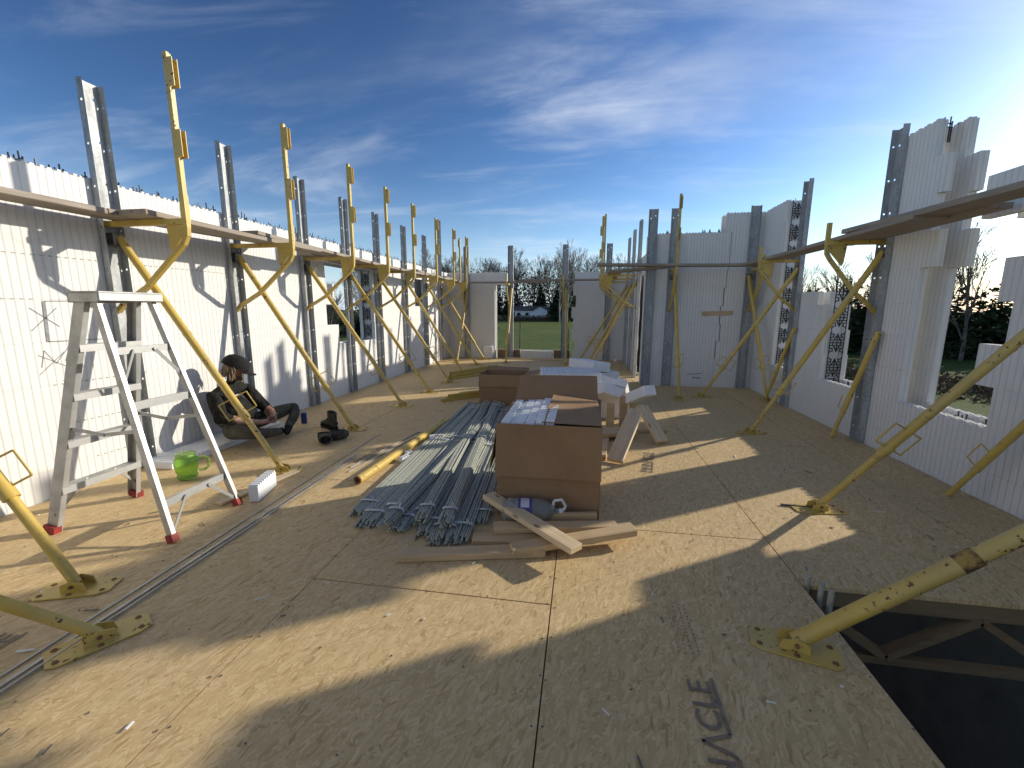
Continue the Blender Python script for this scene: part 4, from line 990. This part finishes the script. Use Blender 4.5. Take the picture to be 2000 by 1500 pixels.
board((-2.50, 2.47, .012), (-2.36, 3.13, .012), .07, .018, 'thin pale board lying from the ladder foot to the brace foot', mat='lumber_pale', group='')
# plywood blocks in the doorway
for k, (xa, xb) in enumerate(((-2.38, -1.74), (-.80, -.36))):
    q = MB(); q.box(xa, xb, YF+.02, YF+.25, .0, .24); o = q.build('plywood_block', 'plywood'); bevel(o, .004); tag(o, ['brown plywood block at the sunlit side of the doorway', 'brown plywood block at the shaded side of the doorway'][k], 'block')
board((-2.1, 11.70, .02), (-1.35, 11.74, .02), .09, .038, 'pale board lying on the floor in front of the doorway, sunlit side', mat='lumber_pale', group='boards in front of the doorway')
board((-1.15, 11.74, .02), (-.3, 11.72, .02), .09, .038, 'pale board lying on the floor in front of the doorway, shaded side', mat='lumber_pale', group='boards in front of the doorway')

# ------------------------------------------------------------------ loose foam
GFm = 'loose foam pieces'
def foam_piece(dim, loc, rot, label, axis='x'):
    dx, dy, dz = dim; q = MB(); ridged_slab(q, -dx/2, dx/2, -dy/2, dy/2, -dz/2, dz/2, .032, axis); o = q.build('foam_piece', 'foam_plain'); o.location = loc; o.rotation_euler = rot
    return tag(o, label, 'foam piece', GFm)
for k in range(5):
    foam_piece((.74, .62, .10), (-.24+.02*k, 5.52+.015*k, .054+.118*k), (0, 0, .03*k), ['bottom', 'second', 'third', 'fourth', 'top'][k]+' foam slab of the neat stack behind the large box', 'x')
for k in range(4):
    foam_piece((.60, .70, .10), (.02+.03*k, 6.55, .054+.118*k), (0, 0, .5), ['bottom', 'second', 'third', 'top'][k]+' foam slab of the turned stack behind the neat stack', 'x')
foam_piece((.30, .62, .12), (.10, 6.50, .545), (0, R_(5), .62), 'bluish foam slab propped on the turned stack', 'y')
foam_piece((.14, .42, .10), (.66, 5.02, .40), (R_(-24), 0, R_(28)), 'white foam piece resting on the peak of the leaning boards', 'x')
foam_piece((.12, .40, .09), (.50, 5.35, .40), (R_(-35), R_(10), R_(-20)), 'upright tilted foam piece behind the leaning boards', 'x')
foam_piece((.24, .40, .12), (.30, 5.30, .36), (R_(-20), R_(20), .3), 'ridged foam piece beside the large box corner', 'x')
foam_piece((.28, .34, .14), (.34, 5.75, .40), (R_(-15), R_(15), -.2), 'rounded bluish foam piece heaped behind the upright stub boards', 'y')
foam_piece((.40, .50, .30), (.40, 5.72, .155), (0, 0, .2), 'thick foam chunk at the base of the foam heap', 'y')
foam_piece((.065, .30, .11), (-2.33, 2.70, .06), (0, 0, .28), 'small white foam block beside the ladder foot and thin board', 'y')
foam_piece((.06, .10, .05), (-1.52, 4.14, .028), (.0, 0, .4), 'crumpled foam scrap next to the rebar, by the pole end plate', 'y')
foam_piece((.05, .11, .03), (-1.58, 3.55, .018), (0, 0, -.3), 'small foam scrap between the yellow pole and rebar', 'y')
foam_piece((.045, .08, .03), (-1.60, 3.70, .018), (0, 0, -.5), 'tiny foam scrap touching the small scrap beside the yellow pole', 'y')
foam_piece((.26, .07, .32), (-2.62, 11.84, .165), (0, 0, .05), 'foam block offcut standing against the end wall by the doorway', 'x')
foam_piece((.16, .10, .04), (.92, 11.72, .022), (0, 0, .6), 'flat foam scrap on the floor in the far shaded corner', 'x')

# ------------------------------------------------------------------ loose yellow steel
yp = thing('brace_pole', (-1.72, 2.98, .036), 'yellow brace pole lying on the floor between steel strips and rebar', 'pole', rot=(0, 0, math.atan2(-(-1.60+1.72), 4.92-2.98)))
q = MB(); q.tube((0, 0, 0), (0, 1.62, 0), .034, .034, 16, True, 0, .006); q.build('tube', 'yellow_paint', yp, True)
q = MB(); q.tube((0, -.012, 0), (0, .0, 0), .0345, .0345, 16, True, 0, .012); q.build('rusty_end', 'rusty_steel', yp, True)
q = MB(); q.tube((0, 1.6, 0), (0, 1.86, .0), .022, .022, 12); q.box(-.07, .07, 1.78, 1.98, -.030, -.022); q.box(-.035, -.029, 1.78, 1.92, -.022, .02); q.box(.029, .035, 1.78, 1.92, -.022, .02); q.build('foot_plate', 'yellow_paint', yp, True)
def tubes(specs, labels, group):
    for k, ((a, bb), lab) in enumerate(zip(specs, labels)):
        a = Vector(a); bb = Vector(bb); d = bb-a; q = MB(); L = d.length; tw = .022; wl_ = .004
        q.box(0, L, -tw, tw, tw-wl_, tw); q.box(0, L, -tw, tw, -tw, -tw+wl_); q.box(0, L, -tw, -tw+wl_, -tw+wl_, tw-wl_); q.box(0, L, tw-wl_, tw, -tw+wl_, tw-wl_)
        r = thing('steel_tube', a, lab, 'steel tube', group, d.to_track_quat('X', 'Z').to_euler()); q.build('tube', 'yellow_paint', r, fix=True)
        q = MB(); q.box(L*.45, L*.45+.05, -tw-.006, tw+.006, -tw+.001, tw+.006); q.build('collar', 'yellow_paint', r)
tubes([((-2.05, 6.02, .024), (-1.05, 7.05, .024)), ((-2.02, 6.20, .024), (-.95, 7.2, .024)), ((-1.98, 6.14, .07), (-1.02, 7.12, .07)), ((-1.86, 6.36, .07), (-.9, 7.26, .07))],
      ['lowest yellow square tube sticking out furthest beside the small box', 'yellow square tube on the floor behind the lowest one by the small box', 'upper yellow square tube on the pile by the small box', 'upper yellow square tube set back on the pile by the small box'], 'yellow tubes beside the small box')
tubes([((-2.60, 8.10, .024), (-1.85, 9.35, .024)), ((-2.66, 8.22, .024), (-1.93, 9.5, .024)), ((-2.52, 8.02, .024), (-1.77, 9.2, .024)), ((-2.60, 8.20, .070), (-1.80, 9.5, .070)), ((-2.55, 8.10, .070), (-1.84, 9.3, .070)), ((-2.58, 8.18, .116), (-1.88, 9.42, .116))],
      ['bottom middle yellow tube of the pile towards the doorway', 'bottom yellow tube on the wall side of the pile towards the doorway', 'bottom yellow tube on the box side of the pile towards the doorway', 'middle-layer yellow tube, wall side, of the pile towards the doorway', 'middle-layer yellow tube, box side, of the pile towards the doorway', 'top yellow tube of the pile towards the doorway'], 'yellow tubes towards the doorway')
# steel strips and thin rods on the floor
def strip(a, bb, wdt, th, label, mat='steel_strip'):
    q = MB(); q.beam((0,0,0), Vector(bb)-Vector(a), wdt, th); o = q.build('steel_strip', mat); o.location = (a[0], a[1], a[2]+th/2+.001); return tag(o, label, 'steel strip', 'steel strips on the deck')
strip((-2.09, -.6, .001), (-2.19, 4.30, .001), .010, .004, 'long thin steel strip on the ladder side')
strip((-2.05, -.6, .001), (-2.10, 3.62, .001), .016, .005, 'long steel strip on the rebar side')
strip((-2.02, .2, .001), (-2.06, 3.55, .001), .007, .008, 'thinnest long steel rod lying along the steel strips')
strip((-1.97, 3.3, .001), (-1.80, 4.42, .001), .010, .010, 'short rod beside the yellow pole, lying over the printed lettering')
strip((-1.93, 3.2, .001), (-1.74, 4.30, .001), .009, .009, 'short rod tight beside the yellow pole')
strip((-1.80, 4.425, .001), (-1.60, 4.46, .001), .010, .010, 'tiny crosswise rod at the end of the short rods')
strip((1.42, 3.135, .001), (1.66, 3.12, .001), .010, .012, 'dark short rod lying by the foot plate in the sunlit patch', 'dark_rod')

# ------------------------------------------------------------------ lettering on the panels
def lettering(txt, size, loc, rz, mat, parent, name='printed_lettering'):
    cu = bpy.data.curves.new('t', 'FONT'); cu.body = txt; cu.size = size; cu.space_character = 1.05; cu.fill_mode = 'FRONT'
    cu.offset = size*.012
    to = bpy.data.objects.new('t', cu); COL.objects.link(to)
    dg = bpy.context.evaluated_depsgraph_get(); dg.update()
    me = bpy.data.meshes.new_from_object(to.evaluated_get(dg)); bpy.data.objects.remove(to)
    me.materials.clear(); me.materials.append(MATS[mat])
    o = ob(name, me, parent, loc, (0, 0, rz)); return o
for (x, y, rz, s) in ((.50, .93, R_(90), .115), (-1.955, 3.42, R_(83), .11), (.60, 3.62, R_(80), .11), (-2.34, .72, R_(88), .11)):
    lettering('PINN', s, (x, y, .0035), rz, 'ink', floor)
    d = Vector((math.cos(rz), math.sin(rz), 0)); u = Vector((-math.sin(rz), math.cos(rz), 0))
    p0 = Vector((x, y, .0035))+d*s*2.52
    lettering('CLE', s, p0+d*s*.62, rz, 'ink', floor)
    q = MB()
    for a, bb in ((p0, p0+d*s*.28+u*s*.72), (p0+d*s*.28+u*s*.72, p0+d*s*.56-u*s*.12), (p0+d*s*.56-u*s*.12, p0+d*s*2.5-u*s*.12), (p0-d*s*2.45-u*s*.12, p0-d*s*.1-u*s*.12), (p0-d*s*.1-u*s*.12, p0)):
        q.beam((a.x, a.y, .0038), (bb.x, bb.y, .0038), s*.10, .0006)
    q.build('printed_logo_line', 'ink', floor, fix=False)
rnd = random.Random(11); 
for k in range(4):
    q = MB(); x = .42+k*.026; y = 1.62
    while y < 1.92:
        l = rnd.uniform(.006, .02); q.box(x, x+.007, y, y+l*.6, .0032, .0036); y += l+rnd.uniform(.004, .012)
    q.build('grade_stamp', 'ink_red' if k < 2 else 'ink', floor, fix=False)

q = MB(); rnd = random.Random(8)
for (a, bb, yj) in rows:
    for xx in (a+.016, (a+bb)/2-.30, (a+bb)/2, (a+bb)/2+.30, bb-.016):
        edge = xx < a+.05 or xx > bb-.05
        y = .6
        while y < 9:
            x_ = xx+rnd.uniform(-.006, .006); y_ = y+rnd.uniform(-.015, .015)
            if not (x_ > HX0-.005 and y_ < HY1+.03) and not (x_ > XN and y_ > YJ-.02): q.tube((x_, y_, .0012), (x_, y_, .0026), .0045, .004, 6)
            y += .203 if edge else .406
tag(q.build('floor_screws', 'dark_rod', floor, fix=False), kind='stuff')
# ------------------------------------------------------------------ floor litter
q = MB(); rnd = random.Random(5)
for i in range(420):
    x, y = rnd.uniform(-3.6, 2.7), rnd.uniform(.5, 11.5)
    if y > 8 and x > 1: continue
    if HX0-.06 < x and y < HY1+.05: continue
    a = rnd.uniform(0, 6.28); L = rnd.choice((.008, .012, .02, .03, .06)); wd = rnd.uniform(.003, .009)
    dx, dy = math.cos(a)*L/2, math.sin(a)*L/2; q.beam((x-dx, y-dy, .0045), (x+dx, y+dy, .0045+rnd.uniform(0, .004)), wd, .003, mi=rnd.choice((0, 0, 1, 2)))
tag(q.build('floor_debris', ['dark_rod', 'lumber', 'foam_plain'], fix=False), 'scattered wood chips, nails and foam crumbs on the deck', 'debris', kind='stuff')

# ------------------------------------------------------------------ house, fence, trees
hs = thing('house', (-17.6, 112, GZ), 'small white house with dark roof beyond the green field', 'house')
q = MB(); q.box(-1.6, 8.4, 0, 6, 0, 2.55); q.prism([(4.6, 2.55), (8.4, 2.55), (6.5, 3.55)], 'y', -.6, 5.9); q.box(4.6, 8.4, -.6, 0, 0, 2.55); q.build('wall', 'siding_white', hs)
q = MB(); q.prism([(-.4, 2.5), (6.4, 2.5), (3, 3.7)], 'x', -2.0, 8.8); 
for s in (0, 1):
    q.beam((6.5+(-2.15 if s else 2.15), 2.6, 2.45), (6.5, 2.6, 3.64), 7.0, .12, (0, 0, 1)) if False else None
q.add([(4.35,-.9,2.42),(6.5,-.9,3.6),(8.65,-.9,2.42),(4.35,6,2.42),(6.5,6,3.6),(8.65,6,2.42),(4.35,-.9,2.54),(6.5,-.9,3.72),(8.65,-.9,2.54),(4.35,6,2.54),(6.5,6,3.72),(8.65,6,2.54)],
      [(0,1,4,3),(1,2,5,4),(6,9,10,7),(7,10,11,8),(0,6,7,1),(1,7,8,2),(0,3,9,6),(2,8,11,5),(3,4,10,9),(4,5,11,10)]); rf = q.build('roof', 'roof_dark', hs)
for (xa, xb, za, zb) in ((.4, 1.5, 1.1, 2.1), (2.6, 3.6, 1.1, 2.1)):
    q = MB(); q.box(xa, xb, -.06, -.005, za, zb); wn_ = q.build('window', 'siding_white', hs); q = MB(); q.box(xa+.1, xb-.1, -.08, -.062, za+.1, zb-.1); q.build('pane', 'window_dark', wn_)
q = MB(); q.box(-.9, -.1, -.05, -.004, .05, 2.1); q.build('door', 'window_dark', hs)
sh = thing('carport', (-9.0, 113, GZ), 'low dark open carport beside the white house', 'shed')
q = MB(); q.box(-.2, 3.8, -2.2, 2.2, 2.1, 2.35); q.build('roof', 'roof_dark', sh)
for (x, y) in ((0, -2), (3.6, -2), (0, 2), (3.6, 2)): q = MB(); q.box(x-.06, x+.06, y-.06, y+.06, 0, 2.1); q.build('post', 'bark', sh)
gs = thing('shed', (-27, 112, GZ), 'pale grey shed beside the white house, nearly hidden by the doorway edge', 'shed')
q = MB(); q.box(-2.2, 2.2, 0, 3, 0, 2.1); q.build('wall', 'siding_white', gs); q = MB(); q.prism([(-.3, 2.1), (3.3, 2.1), (1.5, 3.0)], 'x', -2.4, 2.4); q.build('roof', 'roof_dark', gs)
# fence posts in the field
for k, (x, y, h) in enumerate(((-3.9, 26.8, 2.1), (-.9, 27.2, 1.7), (5.0, 27.6, 1.9), (-11.0, 26.5, 1.9), (10.4, 10.5, 1.9), (9.5, 6.5, 1.2))):
    q = MB(); q.tube((0,0,-.2), (.02, .01, h), .055, .045, 8); o = q.build('fence_post', 'bark'); o.location = (x, y, GZ)
    tag(o, ['thin dark fence post in the field, centred in the doorway', 'short fence post in the field beside the doorway post', 'fence post beyond the cracked wall', 'fence post beyond the sunlit wall window hole', 'tall stump post beyond the wide window gap', 'low post beyond the jagged window'][k], 'fence post', 'fence posts')
for z, k in ((.55, 0), (.95, 1)):
    q = MB(); q.path([(-11, 26.5, GZ+z), (-3.9, 26.8, GZ+z), (-.9, 27.2, GZ+z), (5.0, 27.6, GZ+z)], .006, 4); tag(q.build('fence_wire', 'dark_rod'), ['lower', 'upper'][k]+' wire of the field fence beyond the doorway', 'fence wire')
def bare_tree_meshes(seed, H, spread=.5, mat='bark'):
    rnd = random.Random(seed); tr = MB(); tw = MB()
    def grow(p, d, L, r, lev):
        n = 3 if lev == 0 else 2
        for i in range(n):
            d = (d+Vector((rnd.uniform(-1, 1), rnd.uniform(-1, 1), rnd.uniform(-.2, .5)))*(.07 if lev == 0 else .16)).normalized()
            q_ = p+d*L/n; r1 = r*.86
            (tr if lev < 2 else tw).tube(p, q_, max(r, .012), max(r1, .010), 5 if lev < 2 else 3, False); 
            p = q_; r = r1
            if lev < 5 and (lev > 0 or i >= 0):
                for k in range(rnd.choice((1, 2)) if lev < 4 else rnd.choice((1, 2, 2))):
                    a = rnd.uniform(0, 6.28); tilt = rnd.uniform(.35, .85)*(1 if lev else .8)
                    s1 = d.orthogonal().normalized(); s2 = d.cross(s1)
                    nd = (d*math.cos(tilt)+(s1*math.cos(a)+s2*math.sin(a))*math.sin(tilt)*spread*1.8+Vector((0, 0, .22))).normalized()
                    grow(p, nd, L*rnd.uniform(.48, .70), r*.60, lev+1)
        if lev < 5: grow(p, d, L*.62, r*.8, lev+1)
    grow(Vector((0, 0, 0)), Vector((0, 0, 1)), H*.42, H*.016, 0)
    return tr.mesh('trunk', mat, fix=False), tw.mesh('crown', mat, fix=False)
def conifer_meshes(seed, H, Rr):
    rnd = random.Random(seed); tr = MB(); cr = MB(); tr.tube((0,0,0), (0,0,H*.97), H*.014, .02, 6)
    z = H*.06
    while z < H*.985:
        f = 1-z/H; rad = Rr*(f**.85)*rnd.uniform(.8, 1.12)+.05; n = int(7+8*f)
        for i in range(n):
            a = rnd.uniform(0, 6.28); L = rad*rnd.uniform(.65, 1.1); d = Vector((math.cos(a), math.sin(a), 0)); s = Vector((-d.y, d.x, 0)); dz = -L*rnd.uniform(.18, .42)
            p0 = Vector((0, 0, z)); p2 = p0+d*L+Vector((0, 0, dz)); wv_ = L*.24+.05
            m1 = p0+d*L*.55+Vector((0, 0, dz*.35))
            cr.add([p0, m1+s*wv_+Vector((0,0,-.1*L)), p2, m1-s*wv_+Vector((0,0,-.1*L)), m1+Vector((0,0,.06*L))], [(0,1,4),(1,2,4),(2,3,4),(3,0,4)])
            for j in range(2):
                k_ = rnd.uniform(.35, .95); c = p0+d*L*k_+Vector((0, 0, dz*k_)); sg = rnd.choice((-1, 1)); e = c+(s*sg*.6+d*.35)*wv_*1.6+Vector((0, 0, -.12*L)); cr.add([c-d*.06*L, c+d*.10*L, e], [(0, 1, 2)])
        z += H*.022+.06*f
    return tr.mesh('trunk', 'bark', fix=False), cr.mesh('crown', 'needles', fix=False)
BT = [bare_tree_meshes(s, 10, sp, mt) for s, sp, mt in ((1, .5, 'bark'), (2, .42, 'bark'), (5, .55, 'bark_pale'), (9, .46, 'bark'))]
CT = [conifer_meshes(s, 10, r) for s, r in ((1, 1.9), (2, 2.4), (3, 1.6))]
def tree(meshes, x, y, H, label, group, name, wide=1.0):
    r = thing(name, (x, y, GZ), label, 'tree', group, (0, 0, random.uniform(0, 6.28)))
    s = H/10; r.scale = (s*wide, s*wide, s); ob('trunk', meshes[0], r); ob('crown', meshes[1], r)
rnd = random.Random(21)
LB = 'bare leafless tree in the tree line behind the white house'; GT = 'bare trees behind the house'
for k in range(30):
    y = 122+rnd.uniform(-2, 22); x = -62+k*2.6+rnd.uniform(-1.4, 1.4)
    top = 17.5-abs((x+20)/21)*1.0+rnd.uniform(-2.2, 1.6)
    tree(BT[rnd.randrange(4)], x, y, max(top, 12.5)*y/125*1.02, LB, GT, 'bare_tree', 1.0)
for (x, y, H) in ((-3.6, 96, 17.2), (-5.4, 100, 15.0)): tree(BT[2], x, y, H, 'pale birch-like bare tree behind the shaded-side doorway post, taller than its neighbours', 'pale trees at the doorway post', 'bare_tree', .8)
LC = 'dark spruce in the tree line behind the white house'
for k in range(20):
    x = -58+k*3.1+rnd.uniform(-1, 1); y = 119+rnd.uniform(-1, 6); tree(CT[rnd.randrange(3)], x, y, rnd.uniform(6.5, 10.5) if k < 15 else rnd.uniform(9, 12), LC, 'spruces behind the house', 'spruce_tree', 1.25)
for (x, y, H) in ((-6.4, 106, 10.5), (-5.0, 104, 13.0), (-3.2, 107, 12.0)): tree(CT[1], x, y, H, 'dark spruce close beside the carport', 'spruces beside the carport', 'spruce_tree', 1.2)
for (x, y, H) in ((7.6, 120, 15.8), (8.8, 122, 16.4), (10.3, 121, 17.2), (12.6, 122, 17.0)): tree(CT[2], x, y, H, 'pointed spruce above the shaded part of the end wall', 'spruces above the end wall', 'spruce_tree', 1.0)
# trees beyond the sunlit wall
for (x, y, H) in ((-17.2, 37, 6.9), (-16.0, 39, 6.4), (-14.6, 40, 5.6), (-13.4, 41, 5.0)): tree(CT[1], x, y, H, 'dark spruce showing above the far end of the sunlit wall', 'spruces beyond the sunlit wall', 'spruce_tree', 1.5)
for (x, y, H) in ((-19.5, 38, 8.0), (-16.5, 45, 9.0), (-23, 43, 7.5), (-13.0, 20.5, 4.2), (-15.5, 22, 4.6), (-21, 30, 5.5), (-18, 27, 5.2)): tree(BT[rnd.randrange(4)], x, y, H, 'bare tree beyond the sunlit wall and its window hole', 'bare trees beyond the sunlit wall', 'bare_tree', .9)
for k in range(9): tree(CT[rnd.randrange(3)], -30+k*1.7, 46+rnd.uniform(-3, 3), rnd.uniform(3.6, 4.6), 'low dark spruce seen through the window hole', 'spruces seen through the window hole', 'spruce_tree', 1.7)
# woods beyond the shaded wall
for k in range(30):
    a = R_(22+k*1.55+rnd.uniform(-.5, .5)); D = rnd.uniform(38, 46); H = rnd.uniform(4.2, 5.3) if k > 5 else rnd.uniform(4.6, 6)
    tree(CT[rnd.randrange(3)], D*math.sin(a), D*math.cos(a), H, 'dark spruce in the wood beyond the shaded wall', 'spruces beyond the shaded wall', 'spruce_tree', 1.9)
for k in range(9):
    a = R_(19+k*2.6+rnd.uniform(-.8, .8)); D = rnd.uniform(33, 40); tree(BT[rnd.randrange(4)], D*math.sin(a), D*math.cos(a), rnd.uniform(5.5, 8.0), 'bare tree in the wood beyond the shaded wall', 'bare trees beyond the shaded wall', 'bare_tree', 1.0)
# undergrowth: one mass each
def brush(name, label, pts, hmin, hmax, n, seed, mat, sz=1.0):
    q = MB(); rnd = random.Random(seed)
    for i in range(n):
        k = rnd.random()*(len(pts)-1); j = int(k); f = k-j; p = Vector(pts[j]).lerp(Vector(pts[j+1]), f); p = p+Vector((rnd.uniform(-2.4, 2.4), rnd.uniform(-2.4, 2.4), 0))
        z = rnd.uniform(0, 1)**1.4*rnd.uniform(hmin, hmax); a = rnd.uniform(0, 6.28); s = rnd.uniform(.12, .42)*sz; t_ = rnd.uniform(-.8, .8)
        u = Vector((math.cos(a), math.sin(a), t_))*s; v = Vector((-math.sin(a)*.4, math.cos(a)*.4, 1))*s*.8; c = p+Vector((0, 0, GZ+z))
        q.add([c-u-v*.3, c+u-v*.4, c+u*.3+v], [(0, 1, 2)])
    return tag(q.build(name, mat, fix=False), label, 'undergrowth', kind='stuff')
brush('undergrowth', 'dark mass of undergrowth at the foot of the tree line', [(-68, 126, 0), (-30, 122, 0), (16, 124, 0)], 6.0, 14.5, 26000, 1, 'woods')
brush('undergrowth', 'dry brown brush in front of the white house', [(-30, 108, 0), (-13, 108, 0), (0, 108, 0)], .5, 1.5, 4500, 2, 'dry_brush', .8)
brush('undergrowth', 'dark mass of undergrowth in the wood beyond the shaded wall', [(14, 38, 0), (30, 26, 0), (38, 12, 0), (40, 2, 0)], 2.5, 4.6, 22000, 3, 'needles', .6)
brush('undergrowth', 'dry brush along the field beyond the shaded wall', [(9, 24, 0), (16, 16, 0), (19, 8, 0)], .2, .6, 9000, 4, 'dry_brush', .28)
brush('undergrowth', 'dark mass of undergrowth beyond the sunlit wall', [(-36, 42, 0), (-22, 48, 0), (-12, 50, 0)], 1.5, 3.2, 9000, 5, 'needles', .6)
